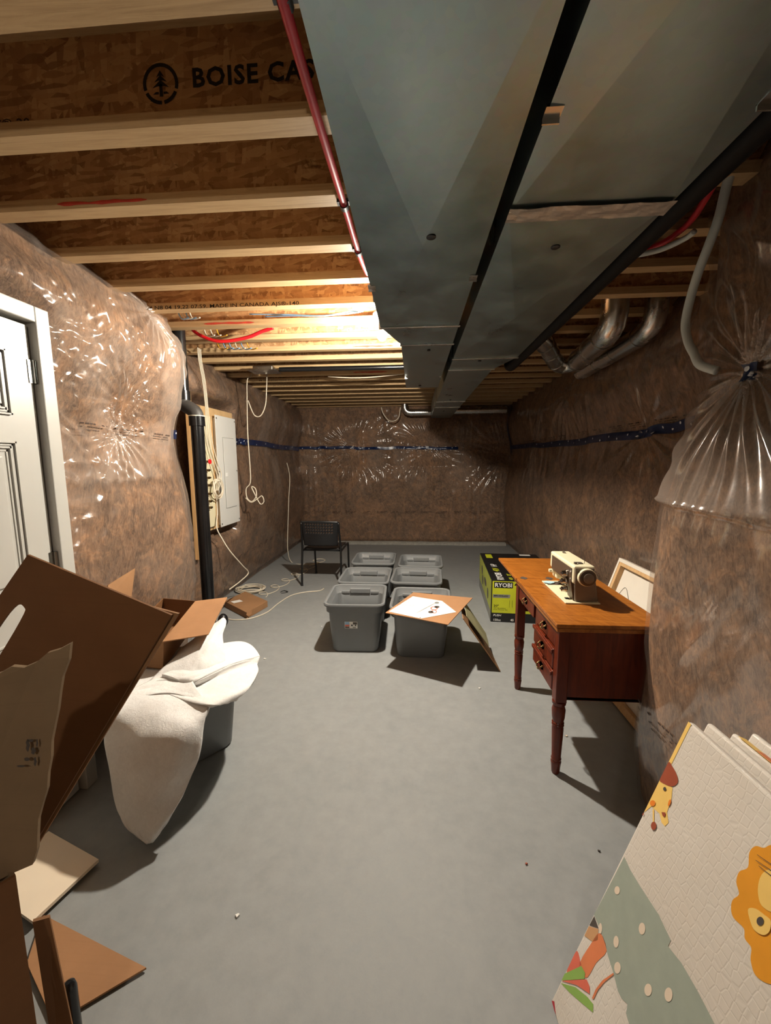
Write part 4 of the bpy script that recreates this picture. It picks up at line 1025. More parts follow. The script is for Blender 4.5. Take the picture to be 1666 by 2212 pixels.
lt('PUSH', .026, (.020, -2 * e, .058), M['whiteprint'], bold=.012, sx=1.15, shear=.2)
lt('150cc', .030, (.020, -2 * e, .012), M['whiteprint'], bold=.012, sx=1.0)
lt('45', .030, (.178, -2 * e, .016), M['whiteprint'], bold=.012)
for xq in (.165, .188): lq([(xq, -2 * e, .145), (xq + .002, -2 * e, .145), (xq + .002, -2 * e, .215), (xq, -2 * e, .215)], 'print_line', M['blackprint'])
# top: words running along the length, read from the right
Xl, Yl = (0, 1, 0), (-1, 0, 0)
lt('RYOBI', .085, (.115, .02, H_ + e), M['whiteprint'], Xl, Yl, .02, 1.0)
lt('40V', .085, (.115, .30, H_ + e), M['lime'], Xl, Yl, .02, .95, .2)
lt('HP', .085, (.115, .48, H_ + e), M['whiteprint'], Xl, Yl, .01, 1.0, .2)
lt('40V', .05, (.20, .03, H_ + e), M['lime'], Xl, Yl, .02, 1.0); lt('20"', .05, (.20, .16, H_ + e), M['lime'], Xl, Yl, .02, 1.0)
lq([(.05, .86, H_ + e), (.12, .86, H_ + e), (.12, 1.04, H_ + e), (.05, 1.04, H_ + e)], 'lime_patch', M['lime'])
lq([(.44, 1.01, H_ + e), (.56, 1.01, H_ + e), (.56, 1.07, H_ + e), (.44, 1.07, H_ + e)], 'shipping_label', M['paper'])
# mower picture on the side, as flat print
for (cy_, cz_, ry_, rz_) in ((.26, .19, .055, .055), (.72, .19, .055, .055), (.80, .28, .06, .05), (.48, .24, .10, .04)):
    MB().add([(-2 * e, cy_ + ry_ * math.cos(t), cz_ + rz_ * math.sin(t)) for t in np.linspace(0, 2 * math.pi, 18, endpoint=False)], [tuple(range(18))]).build('mower_print', M['charcoal'], mb_, local=True)

# ------------------------------------------------------------------ sewing desk
dk = empty('sewing_desk', (.88, 2.2, 0)); tag(dk, 'wooden sewing desk with an open flip-out top and turned legs', 'desk')
XF, XBk, YN, YF = .668, 1.115, 1.80, 2.555
ZT = .765
top = MB().box((.642, 1.772, .746), (1.135, 2.489, ZT)).build('upper_top', M['flame'], dk, bevel=.004)
MB().box((.648, 1.780, .724), (1.13, 2.57, .743)).build('lower_top', M['flame'], dk, bevel=.003)
MB().box((.638, 2.490, .746), (1.135, 3.018, ZT)).build('leaf', M['flame'], dk, bevel=.004)
for q_ in ((1133, 1250), (1187, 1250)):
    hp = pz(*q_, ZT); hx = hp[0]; MB().lathe([(.022, 0), (.022, .0012), (.006, .0016)], (hx, 2.49, ZT), 14).box((hx - .008, 2.462, ZT), (hx + .008, 2.518, ZT + .0014)).build('hinge', M['charcoal'], dk)
MB().box((XF + .012, YN, .385), (XBk, YN + .018, .724)).build('end_panel', M['redwood'], dk, bevel=.002)
MB().box((XF + .012, 2.165, .39), (XBk, 2.18, .724)).build('inner_panel', M['redwood'], dk)
MB().box((XF + .012, YN, .385), (XBk, 2.18, .40)).build('pedestal_bottom', M['redwood'], dk)
MB().box((XBk - .012, YN, .50), (XBk, YF, .724)).build('back_panel', M['redwood'], dk)
MB().box((XF + .02, YF - .018, .53), (XBk, YF, .724)).build('far_end_panel', M['redwood'], dk, bevel=.002)
MB().box((XF + .006, YN + .03, .385), (XF + .012, 2.17, .40)).box((XF + .006, 2.150, .40), (XF + .02, 2.18, .724)).box((XF + .006, 2.18, .715), (XF + .02, 2.52, .724)).build('face_frame', M['redwood'], dk)
def leg_turned(x_, y_, zt):
    m = MB()
    m.lathe([(.016, 0), (.019, .006), (.021, .035), (.0235, .055), (.0245, .062), (.021, .070), (.024, .078), (.021, .086), (.0235, .15), (.0265, .235), (.024, .247), (.028, .252), (.024, .258), (.028, .264), (.024, .270), (.0285, .29), (.031, .33), (.025, .352), (.031, .36), (.031, .372)], (x_, y_, 0), 20)
    l = m.build('leg', M['redwood'], dk, 'auto')
    MB().box((x_ - .026, y_ - .026, .372), (x_ + .026, y_ + .026, zt)).build('leg_block', M['redwood'], l, bevel=.004)
    return l
LY = .0
for (x_, y_) in ((XF + .018, YN + .016), (XBk - .02, YN + .016), (XF + .018, YF - .02), (XBk - .02, YF - .02)): leg_turned(x_, y_, .7225)
def drawer(y0, y1, z0, z1, proud, lip):
    m = MB().box((XF - proud, y0, z0), (XF + .016, y1, z1))
    d = m.build('drawer_front', M['redwood'], dk, bevel=.006 if lip else .003)
    if lip: MB().box((XF - proud - .008, y0 - .003, z1 - .022), (XF - proud + .002, y1 + .003, z1 - .002)).build('drawer_lip', M['redwood'], d, bevel=.004)
    yc, zc = (y0 + y1) / 2, (z0 + z1) / 2 - .002; xq = XF - proud
    MB().slab([(xq, yc + .034 * math.cos(a) * (1 + .18 * math.cos(3 * a)), zc + .019 * math.sin(a) * (1 + .25 * math.cos(4 * a))) for a in np.linspace(0, 2 * math.pi, 24, endpoint=False)], -.002).build('pull_plate', M['brass'], d)
    m = MB().tube(spline([(xq - .004, yc - .024, zc + .006), (xq - .016, yc - .022, zc - .002), (xq - .018, yc - .010, zc - .016), (xq - .018, yc + .010, zc - .016), (xq - .016, yc + .022, zc - .002), (xq - .004, yc + .024, zc + .006)], 5), .0032, 8)
    m.sphere((xq - .004, yc - .024, zc + .006), .006, 8, 6).sphere((xq - .004, yc + .024, zc + .006), .006, 8, 6).build('bail_handle', M['brass'], d, True)
drawer(2.195, 2.505, .625, .715, .002, False)
drawer(1.850, 2.140, .625, .716, .004, False)
drawer(1.846, 2.145, .515, .612, .012, True)
drawer(1.846, 2.145, .405, .502, .012, True)

# ------------------------------------------------------------------ sewing machine
sm = empty('sewing_machine', (.86, 2.22, ZT)); tag(sm, 'vintage cream and brown sewing machine set into the desk top', 'sewing machine')
MB().box((.775, 2.035, ZT + .0006), (.948, 2.42, ZT + .008)).build('bed_plate', M['cream'], sm, bevel=.002)
MB().box((.784, 2.335, ZT + .008), (.90, 2.395, ZT + .0095)).build('slide_plate', M['charcoal'], sm)
MB().box((.795, 2.09, ZT + .008), (.815, 2.11, ZT + .012)).build('bed_stud', M['blackp'], sm, bevel=.002)
MB().slab([(.80 + .022 * math.cos(a) + .01 * math.cos(3 * a), 2.365 + .03 * math.sin(a), ZT + .016) for a in np.linspace(0, 2 * math.pi, 16, endpoint=False)], .004).build('cloth_scrap', M['ltblue'], sm)
z0 = ZT + .008
pil = MB().add([(.828, 2.05, z0), (.945, 2.05, z0), (.942, 2.175, z0), (.828, 2.155, z0), (.815, 2.05, .945), (.918, 2.05, .945), (.918, 2.15, .945), (.815, 2.14, .945)],
               [(0, 3, 2, 1), (4, 5, 6, 7), (0, 1, 5, 4), (1, 2, 6, 5), (2, 3, 7, 6), (3, 0, 4, 7)]).build('pillar', M['greyp'], sm, bevel=.008)
MB().box((.812, 2.045, .868), (.918, 2.40, .962)).build('arm', M['cream'], sm, bevel=.010, seg=3)
MB().box((.826, 2.325, .812), (.905, 2.398, .880)).build('head', M['cream'], sm, bevel=.010, seg=3)
MB().box((.819, 2.040, .866), (.912, 2.046, .952)).build('end_cap', M['greyp'], sm, bevel=.002)
MB().add([(.808, 2.068, .865), (.808, 2.36, .865), (.808, 2.36, .945), (.808, 2.068, .945), (.813, 2.068, .865), (.813, 2.36, .865), (.813, 2.36, .945), (.813, 2.068, .945)], [(0, 1, 2, 3), (7, 6, 5, 4), (0, 4, 5, 1), (1, 5, 6, 2), (2, 6, 7, 3), (3, 7, 4, 0)]).build('front_panel', M['brownp'], sm)
MB().add([(.822, 2.064, z0 + .006), (.824, 2.14, z0 + .006), (.809, 2.15, .868), (.808, 2.064, .868), (.832, 2.064, z0 + .006), (.832, 2.14, z0 + .006), (.82, 2.15, .868), (.82, 2.064, .868)], [(0, 3, 2, 1), (4, 5, 6, 7), (0, 1, 5, 4), (1, 2, 6, 5), (2, 3, 7, 6), (3, 0, 4, 7)]).build('pillar_panel', M['brownp'], sm)
lettering('- - - - -', .012, (.8072, 2.33, .925), (0, -1, 0), (0, 0, 1), M['cream'], sm, 'name_strip', .01)
for (y_, z_, r_) in ((2.118, .905, .020), (2.122, .862, .021), (2.116, .820, .018)):
    d = MB().lathe([(r_, 0), (r_, .008), (r_ * .8, .012), (r_ * .75, .026), (r_ * .4, .028), (.001, .028)], (.807, y_, z_), 20, 0)
    d = MB(); d.lathe([(r_, 0), (r_, -.008), (r_ * .8, -.012), (r_ * .72, -.028), (r_ * .4, -.03), (.001, -.03)], (.809, y_, z_), 20, 0)
    dd = d.build('dial', M['chrome'], sm, 'auto')
    MB().box((.776, y_ - r_ * .7, z_ - .003), (.783, y_ + r_ * .7, z_ + .003)).build('dial_grip', M['blackp'], dd)
hw = MB(); hw.lathe([(.045, 0), (.046, -.008), (.044, -.020), (.040, -.022), (.030, -.022)], (.872, 2.042, .908), 32, 1); hw = hw.build('handwheel', M['cream'], sm, 'auto')
MB().lathe([(.0405, -.018), (.0405, -.026), (.036, -.029), (.026, -.029)], (.872, 2.042, .908), 32, 1).build('wheel_ring', M['brownp'], hw, 'auto')
MB().lathe([(.026, -.024), (.026, -.034), (.022, -.037), (.004, -.037)], (.872, 2.042, .908), 28, 1).build('wheel_hub', M['greyp'], hw, 'auto')
MB().lathe([(.015, 0), (.015, -.012), (.010, -.014), (.010, -.03), (.004, -.031)], (.826, 2.365, .852), 18, 0).build('tension_knob', M['cream'], sm, 'auto')
MB().cyl((.862, 2.362, .815), (.862, 2.362, .79), .004, 8).box((.852, 2.352, .782), (.872, 2.372, .786)).build('presser_foot', M['chrome'], sm, 'auto')
MB().cyl((.885, 2.10, .96), (.885, 2.10, .995), .002, 8).build('spool_pin', M['chrome'], sm)
MB().box((.85, 2.09, .961), (.875, 2.12, .967)).box((.83, 2.085, .961), (.842, 2.10, .972)).build('bobbin_winder', M['charcoal'], sm, bevel=.001)
MB().box((.86, 2.33, .961), (.875, 2.35, .970)).build('thread_guide', M['chrome'], sm, bevel=.002)

# ------------------------------------------------------------------ stretched canvas behind the desk
cv = empty('stretched_canvas', (1.3, 2.5, 0)); tag(cv, 'large stretched canvas seen from the back, leaning behind the desk', 'canvas')
c_bl = np.array([1.262, 2.93, .0]); c_tl = np.array([1.478, 2.865, .80]); c_br = np.array([1.262, 2.02, 0.0]); c_tr = c_tl + (c_br - c_bl)
uh = (c_br - c_bl); uw = np.linalg.norm(uh); uh = uh / uw; uv = c_tl - c_bl; hh_ = np.linalg.norm(uv); uv = uv / hh_; nn = np.cross(uh, uv); nn = nn if nn[0] < 0 else -nn
def bar(a0, a1, b0, b1, t0=0., t1=.035):
    P = [c_bl + uh * a + uv * b for a, b in ((a0, b0), (a1, b0), (a1, b1), (a0, b1))]
    m = MB(); m.add([p + nn * t1 for p in P] + [p + nn * t0 for p in P], [(0, 1, 2, 3), (7, 6, 5, 4), (0, 4, 5, 1), (1, 5, 6, 2), (2, 6, 7, 3), (3, 7, 4, 0)]); return m
bw = .045
for (a0, a1, b0, b1) in ((0, bw, 0, hh_), (uw - bw, uw, 0, hh_), (bw, uw - bw, 0, bw), (bw, uw - bw, hh_ - bw, hh_)): bar(a0, a1, b0, b1).build('stretcher_bar', M['stretcher'], cv, bevel=.003)
bar(-.003, uw + .003, -.0, hh_ + .003, -.004, -.001).build('canvas_sheet', M['canvas'], cv)
bar(-.004, .0, 0, hh_ + .003, -.004, .036).build('folded_edge', M['canvas'], cv); bar(-.003, uw, hh_, hh_ + .003, -.004, .036).build('folded_edge', M['canvas'], cv)
bar(0, .018, 0, hh_, .0355, .0375).build('folded_edge', M['canvas'], cv); bar(.018, uw, hh_ - .02, hh_, .0355, .0375).build('folded_edge', M['canvas'], cv)
pc = lambda a, b: c_bl + uh * a + uv * b + nn * .002
MB().tube(spline([pc(.10, .60), pc(.14, .66), pc(.22, .60), pc(.30, .48), pc(.36, .36), pc(.42, .30)], 8), .0012, 5).tube(spline([pc(.10, .60), pc(.16, .52), pc(.22, .40), pc(.32, .31), pc(.42, .28)], 8), .0012, 5).build('pencil_line', M['charcoal'], cv)

# ------------------------------------------------------------------ folded play mat leaning on the near wall end
mt_ = empty('play_mat', (.5, .6, 0)); tag(mt_, 'folded cream foam play mat with animal pictures leaning at the right front', 'play mat')
BLp = np.array([.386, .968, 0.0]); TLp = np.array([.690, .985, .850]); dr_ = np.array([.02, -1, 0.]); dr_ /= np.linalg.norm(dr_)
upv = (TLp - BLp); HT = np.linalg.norm(upv); upv /= HT; dr_ = dr_ - upv * np.dot(dr_, upv); dr_ /= np.linalg.norm(dr_)
WM = .92
nf = np.cross(dr_, upv); nf = nf if nf[0] < 0 else -nf
def mat_panel(shift_b, shift_t, t, dy, name='mat_panel'):
    b0 = BLp + np.array([shift_b, dy, 0]); t0 = TLp + np.array([shift_t, dy, 0]) 
    u_ = t0 - b0; u_ = u_ / np.linalg.norm(u_); n_ = np.cross(dr_, u_); n_ = n_ if n_[0] < 0 else -n_
    t0 = b0 + u_ * HT * (1 - .012 * random.random())
    P = [b0, b0 + dr_ * WM, t0 + dr_ * WM, t0]
    m = MB(); m.add([p for p in P] + [p - n_ * t for p in P], [(0, 1, 2, 3), (7, 6, 5, 4), (0, 4, 5, 1), (1, 5, 6, 2), (2, 6, 7, 3), (3, 7, 4, 0)])
    o = m.build(name, M['foam'], mt_, bevel=.007, seg=3)
    return o, P, n_
front, PF, nF = mat_panel(0, 0, .020, 0)
for i in range(1, 5):
    b_, Pq, nq = mat_panel(.030 * i, .055 * i, .018, -.004 * i + .012 * (i % 2))
    if i == 2:   # coloured top edge of one of the folds
        q = Pq[3]; MB().slab([q + nq * .001 + dr_ * .02, q + nq * .001 + dr_ * .30, q - nq * .019 + dr_ * .30 , q - nq * .019 + dr_ * .02], .001).build('edge_print', M['yellow'], b_).location += Vector((0, 0, .0025))
        MB().slab([q + nq * .001 + dr_ * .07, q + nq * .001 + dr_ * .13, q - nq * .019 + dr_ * .13 , q - nq * .019 + dr_ * .07], .001).build('edge_print', M['coral'], b_).location += Vector((0, 0, .0032))
def mp(zx, zy, lay=1):
    """point of the front face from the close-up's pixel"""
    p = pplane(1150 + zx / 3.107, 1500 + zy / 3.107, BLp + nF * (.0006 * lay), nF)
    s = np.dot(p - BLp, dr_); v_ = np.dot(p - BLp, upv); s = min(max(s, .004), WM - .004); v_ = min(max(v_, .004), HT - .004)
    return BLp + dr_ * s + upv * v_ + nF * (.0006 * lay)
def mat_print(pts, mat, name, lay=1, smooth=0):
    if smooth: pts = [tuple(p) for p in spline(pts, smooth, True)]
    v_ = [mp(a, b, lay) for a, b in pts]
    q = []
    for p in v_:
        if not q or np.linalg.norm(p - q[-1]) > 1e-4: q.append(p)
    return MB().add(q, [tuple(range(len(q)))]).build(name, M[mat], front)
def mel(cx_, cy_, rx, ry, rot=0, n=20):
    c_, s_ = math.cos(rot), math.sin(rot)
    return [(cx_ + rx * math.cos(a) * c_ - ry * math.sin(a) * s_, cy_ + rx * math.cos(a) * s_ + ry * math.sin(a) * c_) for a in np.linspace(0, 2 * math.pi, n, endpoint=False)]
mat_print([(618, 1090), (660, 1180), (720, 1280), (850, 1480), (930, 1650), (912, 1690), (955, 1745), (1000, 1800), (1110, 1990), (1225, 2212), (1300, 2400), (700, 2400), (650, 2212), (630, 2140), (640, 2080), (600, 2040), (575, 1990), (545, 1870), (510, 1760), (490, 1680), (450, 1560), (415, 1480)], 'sage', 'green_band_print')
for (a, b, c_, d_) in ((737, 1572, 22, 40), (563, 1660, 18, 40), (572, 1835, 22, 40), (915, 2015, 27, 48), (778, 1983, 25, 42), (570, 1315, 18, 28), (458, 1570, 11, 36)): mat_print(mel(a, b, c_, d_), 'creamdot', 'dot_print', 2)
mane = [(1603, 1010), (1555, 1030), (1500, 1018), (1458, 1060), (1448, 1160), (1390, 1190), (1370, 1260), (1388, 1340), (1345, 1380), (1335, 1440), (1352, 1500), (1420, 1570), (1428, 1640), (1470, 1700), (1466, 1780), (1490, 1870), (1540, 1920), (1603, 1945), (1680, 1930), (1760, 1990), (1850, 1960), (1930, 1900), (1990, 1800), (2010, 1650), (2000, 1480), (1980, 1320), (1900, 1180), (1800, 1070), (1700, 1010)]
mat_print(mane, 'amber', 'lion_mane_print', 1, 4)
mat_print([(1603, 1170), (1540, 1210), (1515, 1300), (1530, 1400), (1580, 1450), (1640, 1480), (1700, 1600), (1800, 1640), (1880, 1560), (1880, 1380), (1800, 1240), (1700, 1180)], 'yellow', 'lion_face_print', 2, 4)
mat_print([(1450, 1440), (1500, 1438), (1560, 1480), (1602, 1520), (1592, 1590), (1550, 1615), (1490, 1580), (1460, 1510)], 'yellow', 'lion_ear_print', 3, 4)
mat_print(mel(1530, 1522, 24, 30), 'charcoal', 'lion_eye_print', 4)
for (a, b, c_, d_) in ((1510, 1075, 1640, 1165), (1500, 1112, 1640, 1205), (1520, 1150, 1640, 1245)): mat_print([(a, b - 2), (c_, d_ - 3), (c_, d_ + 3), (a, b + 2)], 'charcoal', 'whisker_print', 4)
mat_print([(1045, 155), (905, 440), (935, 468), (1068, 200)], 'yellow', 'yellow_edge_print')
mat_print([(852, 570), (745, 785), (800, 752), (855, 800), (868, 860), (890, 885), (915, 862), (905, 792), (935, 700), (942, 625), (915, 612)], 'yellow', 'giraffe_face_print', 1)
mat_print([(910, 455), (850, 565), (900, 607), (945, 617), (977, 590), (970, 540), (940, 482)], 'rust', 'giraffe_muzzle_print', 2, 3)
mat_print(mel(889, 634, 10, 13), 'charcoal', 'giraffe_eye_print', 3)
mat_print(mel(808, 730, 18, 20), 'orange', 'giraffe_spot_print', 3); mat_print(mel(921, 727, 8, 24, .3), 'orange', 'giraffe_spot_print', 3)
mat_print([(868, 790), (893, 792), (895, 808), (886, 824), (874, 812)], 'rust', 'giraffe_ear_print', 3)
mat_print([(808, 770), (818, 770), (819, 860), (810, 860)], 'yellow', 'giraffe_horn_print', 2); mat_print(mel(815, 882, 18, 28), 'rust', 'giraffe_horn_tip_print', 3)
mat_print(mel(742, 798, 7, 14), 'rust', 'giraffe_horn_tip_print', 3)
mat_print([(455, 1600), (500, 1720), (430, 1800), (370, 1900), (330, 1872), (320, 1800), (390, 1680)], 'coral', 'petal_print', 1, 3)
mat_print([(300, 1720), (322, 1790), (320, 1825), (232, 1870), (262, 1790)], 'salmon', 'petal_print', 1, 3)
mat_print([(330, 1822), (355, 1870), (350, 1910), (197, 1920), (217, 1872)], 'leaf', 'leaf_print', 2)
mat_print([(197, 1922), (365, 1912), (385, 1960), (385, 2010), (300, 1952)], 'salmon', 'leaf_print', 2)
mat_print([(192, 1937), (290, 1965), (370, 2030), (410, 2080), (408, 2135), (330, 2070), (250, 2000)], 'leaf', 'leaf_print', 1)
mat_print([(545, 1868), (470, 1920), (425, 1980), (400, 2040), (412, 2045), (440, 1985), (485, 1930), (547, 1880)], 'coral', 'stem_print', 2)
mat_print([(416, 1487), (445, 1570), (383, 1550)], 'charcoal', 'roof_print', 1); mat_print([(380, 1555), (445, 1575), (440, 1650), (405, 1660), (350, 1620)], 'tan', 'house_print', 1)
mat_print([(127, 2042), (148, 2060), (158, 2150), (144, 2120)], 'maroon', 'petal_print', 1)

# ------------------------------------------------------------------ big torn carton at the left front
bc = empty('moving_carton', (-1.0, .8, 0)); tag(bc, 'large torn brown carton with tall open flaps at the left front', 'carton')
Yn = .60
# body
K = np.array([-.735, .60, 0.]); dA = np.array([-.56, -.83, 0.]); dB = np.array([-.87, .49, 0.])
ft = .745; up_ = np.array([0, 0, ft]); kA = K + dA * .46; kB = K + dB * .50; kC = kA + dB * .50
bx1 = K[0]
MB().slab([K, kA, kA + up_, K + up_], .006).build('front_side', M['cardin_and_shade'], bc)  # outer side, the darker kraft stands in for its missing light
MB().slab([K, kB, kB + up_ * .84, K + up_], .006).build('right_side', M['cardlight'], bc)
MB().slab([kB, kC, kC + up_ * .84, kB + up_ * .84], .006).build('rear_side', M['cardin_and_shade'], bc)
MB().slab([kA, kC, kC + up_ * .84, kA + up_], .006).build('left_side', M['cardin_and_shade'], bc)
z_ = np.array([0, 0, .008]); MB().slab([K + z_, kA + z_, kC + z_, kB + z_], .006).build('bottom', M['cardin_and_shade'], bc)
# torn rim band along the front and its raised flap
def ragged(a, b, n, amp, s, nrm=(0, 0, 1)):
    a = np.array(a, float); b = np.array(b, float); nrm = np.array(nrm, float)
    return [a + (b - a) * i / n + nrm * amp * (float(vn(i * .9, s, 95)) - .5) * (1 if 0 < i < n else 0) for i in range(n + 1)]
fl_tl = py(-160, 1530, .56); fl_tr = py(152, 1390, .62); fl_br = py(70, 1868, .605); fl_bl = py(-260, 2010, .60)
out = ragged(fl_bl, fl_br, 8, .01, 1) + ragged(fl_br, fl_tr, 14, .012, 2, (1, 0, 0))[1:] + ragged(fl_tr, fl_tl, 12, .014, 3)[1:]
fp = MB().slab(out, .007).build('front_flap', M['cardlight'], bc)
for (a, b, c_, d_) in ((60, 1610, 4, 14), (72, 1622, 5, 8), (58, 1640, 6, 4), (76, 1645, 3, 10), (66, 1600, 7, 3), (45, 1655, 9, 2.5), (80, 1605, 2, 9)):
    n_ = np.cross(fl_tr - fl_br, fl_tl - fl_br); n_ /= np.linalg.norm(n_); n_ = n_ if n_[1] < 0 else -n_
    P = [pplane(a + c_ * math.cos(t) * (1 + .3 * math.cos(5 * t)), b + d_ * math.sin(t), fl_br + n_ * .002, n_) for t in np.linspace(0, 2 * math.pi, 14, endpoint=False)]
    MB().add(P, [tuple(range(14))]).build('faded_print', M['charcoal'], fp)
# tall inner flap with a hand hole
q_tl, q_tr, q_br, q_bl = py(62, 1198, .97), py(372, 1328, .93), py(70, 1832, .97), py(-330, 1700, 1.0)
e1 = (q_tr - q_tl); W1 = np.linalg.norm(e1); e1 /= W1; nq_ = np.cross(e1, q_br - q_tr); nq_ /= np.linalg.norm(nq_); nq_ = nq_ if nq_[1] < 0 else -nq_
q_bl = pplane(-330, 1700, q_tl, nq_); q_br = pplane(70, 1832, q_tl, nq_); q_ll = pplane(-15, 1310, q_tl, nq_)
hole = [pplane(a, b, q_tl, nq_) for a, b in spline([(43, 1305), (55, 1312), (54, 1325), (20, 1385), (-25, 1455), (-45, 1462), (-52, 1450), (-20, 1385), (20, 1325)], 3, True)]
outer = [q_tl, q_tr, q_br, q_bl, q_ll]
def holed(outer, hole, t, name, mat, parent):
    bm = bmesh.new(); inv = parent_world(parent).inverted()
    def loop(ps):
        vs = [bm.verts.new(inv @ Vector(p)) for p in ps]; return [bm.edges.new((vs[i], vs[(i + 1) % len(vs)])) for i in range(len(vs))]
    es = loop(outer) + loop(hole); bmesh.ops.triangle_fill(bm, edges=es, use_beauty=True)
    me = bpy.data.meshes.new(name); bm.to_mesh(me); bm.free(); me.materials.append(mat)
    o = bpy.data.objects.new(name, me); link(o, parent); md = o.modifiers.new('thickness', 'SOLIDIFY'); md.thickness = t; md.offset = 0; return o
holed(outer, hole, .006, 'tall_flap', M['cardin_and_shade'], bc)
off = -nq_ * .014
MB().slab([q_tr + off + e1 * .012 + np.array([0, 0, .004]), q_br + off + e1 * .006, q_br * .8 + q_bl * .2 + off, q_tl * .35 + q_tr * .65 + off - np.array([0, 0, .02])], .006).build('folded_flap', M['card'], bc)
MB().slab([py(72, 1985, .64), py(108, 1975, .66), (-.775, .72, .018), (-.82, .70, .018)], .006).build('side_strip', M['cardin_and_shade'], bc)
# sheets on the floor and a dark tube
o = MB().slab([pz(*q, .030) for q in ((105, 1795), (213, 1856), (70, 1990), (-30, 1920))], .012, (0, 0, 1)).build('foam_board', M['foamboard']); tag(o, 'white foam board on the floor beside the large torn carton', 'board')
o = MB().slab([pz(*q, .012) for q in ((92, 1975), (316, 2090), (165, 2180), (110, 2195), (58, 2080))], .006, (0, 0, 1)).build('cardboard_sheet', M['cardorange']); tag(o, 'orange brown cardboard sheet flat on the floor at the left front', 'cardboard')
tq = pz(147, 2122, .22)
o = MB().tube([(tq[0], tq[1], .013), (tq[0], tq[1], .20), (tq[0], tq[1], .213), (tq[0], tq[1], .22)], .017, 18, True, [.017, .017, .014, .006]).build('handle_tube', M['abs'], None, 'auto'); tag(o, 'dark rounded tube standing on the cardboard sheet at the left front', 'tube')

# ------------------------------------------------------------------ second carton on the buried bin
oc = empty('open_carton', (-1.42, 2.05, .44)); tag(oc, 'small open carton with a flap folded out, sitting on the white batting', 'carton')
A_ = np.array([-1.275, 1.835, .455]); A2 = np.array([-1.262, 1.84, .60])
B2 = pz(424, 1298, .655); C2 = pz(352, 1292, .655); D2 = A2 + (C2 - B2)
dn = np.array([-.012, -.004, -.150])
MB().slab([A2, A2 + dn, B2 + dn, B2], .005).build('right_side', M['card'], oc)
MB().slab([D2, D2 + dn, A2 + dn, A2], .005).build('front_side', M['card'], oc)
MB().slab([B2, B2 + dn, C2 + dn, C2], .005).build('rear_side', M['cardin_and_shade'], oc)
MB().slab([C2, C2 + dn, D2 + dn, D2], .005).build('left_side', M['cardin_and_shade'], oc)
MB().slab([A2 + dn, D2 + dn, C2 + dn, B2 + dn], .005).build('bottom', M['cardin_and_shade'], oc)
F1, F2 = pz(450, 1370, .615), pz(491, 1290, .665)
MB().slab([A2, A2 * .93 + F1 * .07, F1, F2, B2 * .7 + F2 * .3, B2], .005).build('open_flap', M['cardorange'], oc)
MB().slab([A2, pz(372, 1363, .615), pz(378, 1360, .615), B2 * .3 + A2 * .7], .003).build('inner_tab', M['cardorange'], oc)
tp = px(290, 1228, -1.50)
MB().slab([px(232, 1264, -1.50), px(290, 1228, -1.50), px(281, 1300, -1.49), px(225, 1300, -1.49)], .005).build('upright_flap', M['card'], oc)
# flat little carton on the floor by the soil pipe
sc_ = empty('flat_carton', (-1.72, 3.9, 0)); tag(sc_, 'small flat closed carton on the floor by the soil pipe', 'carton')
s1, s2, s3, s4 = pz(578, 1298, .065), pz(530, 1277, .065), pz(486, 1300, .065), pz(533, 1323, .065)
s3 = s4 + (s2 - s1)
MB().slab([s1, s2, s3, s4], .064).build('carton_body', M['card'], sc_, bevel=.003)
qa = s4; ex = (s1 - s4) / np.linalg.norm(s1 - s4)
MB().slab([qa + ex * .004 + np.array([0, -.004, .001]), qa + ex * .075 + np.array([0, -.004, .001]), qa + ex * .070 + np.array([.004, -.012, -.035]), qa + ex * .03 + np.array([.002, -.014, -.05]), qa + np.array([0, -.012, -.02])], .003).build('tuck_tab', M['cardorange'], sc_)
MB().add([s3 * .86 + s4 * .14 + np.array([.02, .03, .0012]), s3 * .70 + s4 * .30 + np.array([.02, .03, .0012]), s3 * .70 + s4 * .30 + np.array([.09, .09, .0012]), s3 * .86 + s4 * .14 + np.array([.09, .09, .0012])], [(0, 1, 2, 3)]).build('label_sticker', M['paper'], sc_)

# ------------------------------------------------------------------ white batting thrown over the bin
fm = MB()
front_hang = loft([
    [pz(268, 1500, .455), pz(320, 1490, .46), pz(390, 1492, .455), pz(455, 1522, .45)],
    [pz(240, 1545, .43), pz(310, 1530, .445), pz(385, 1530, .445), pz(448, 1540, .435)],
    [py(228, 1595, 1.47), py(300, 1590, 1.43), py(380, 1585, 1.43), py(438, 1572, 1.50)],
    [py(240, 1660, 1.42), py(300, 1660, 1.39), py(370, 1665, 1.39), py(430, 1630, 1.46)],
    [py(252, 1735, 1.38), py(296, 1740, 1.36), py(345, 1745, 1.355), py(398, 1712, 1.40)],
    [py(275, 1785, 1.34), py(300, 1795, 1.325), py(330, 1800, 1.32), py(362, 1772, 1.35)],
    [py(318, 1818, 1.315), py(321, 1820, 1.312), py(324, 1821, 1.312), py(328, 1818, 1.315)]], 9, 8)
lobe_top = loft([
    [pz(350, 1460, .475), pz(400, 1440, .485), pz(450, 1420, .47), pz(478, 1392, .45)],
    [pz(372, 1466, .478), pz(415, 1452, .49), pz(470, 1420, .47), pz(520, 1388, .44)],
    [pz(392, 1474, .470), pz(425, 1463, .485), pz(490, 1428, .465), pz(545, 1398, .43)],
    [pz(405, 1480, .455), pz(432, 1468, .475), pz(500, 1436, .455), pz(561, 1420, .42)]], 9, 8)
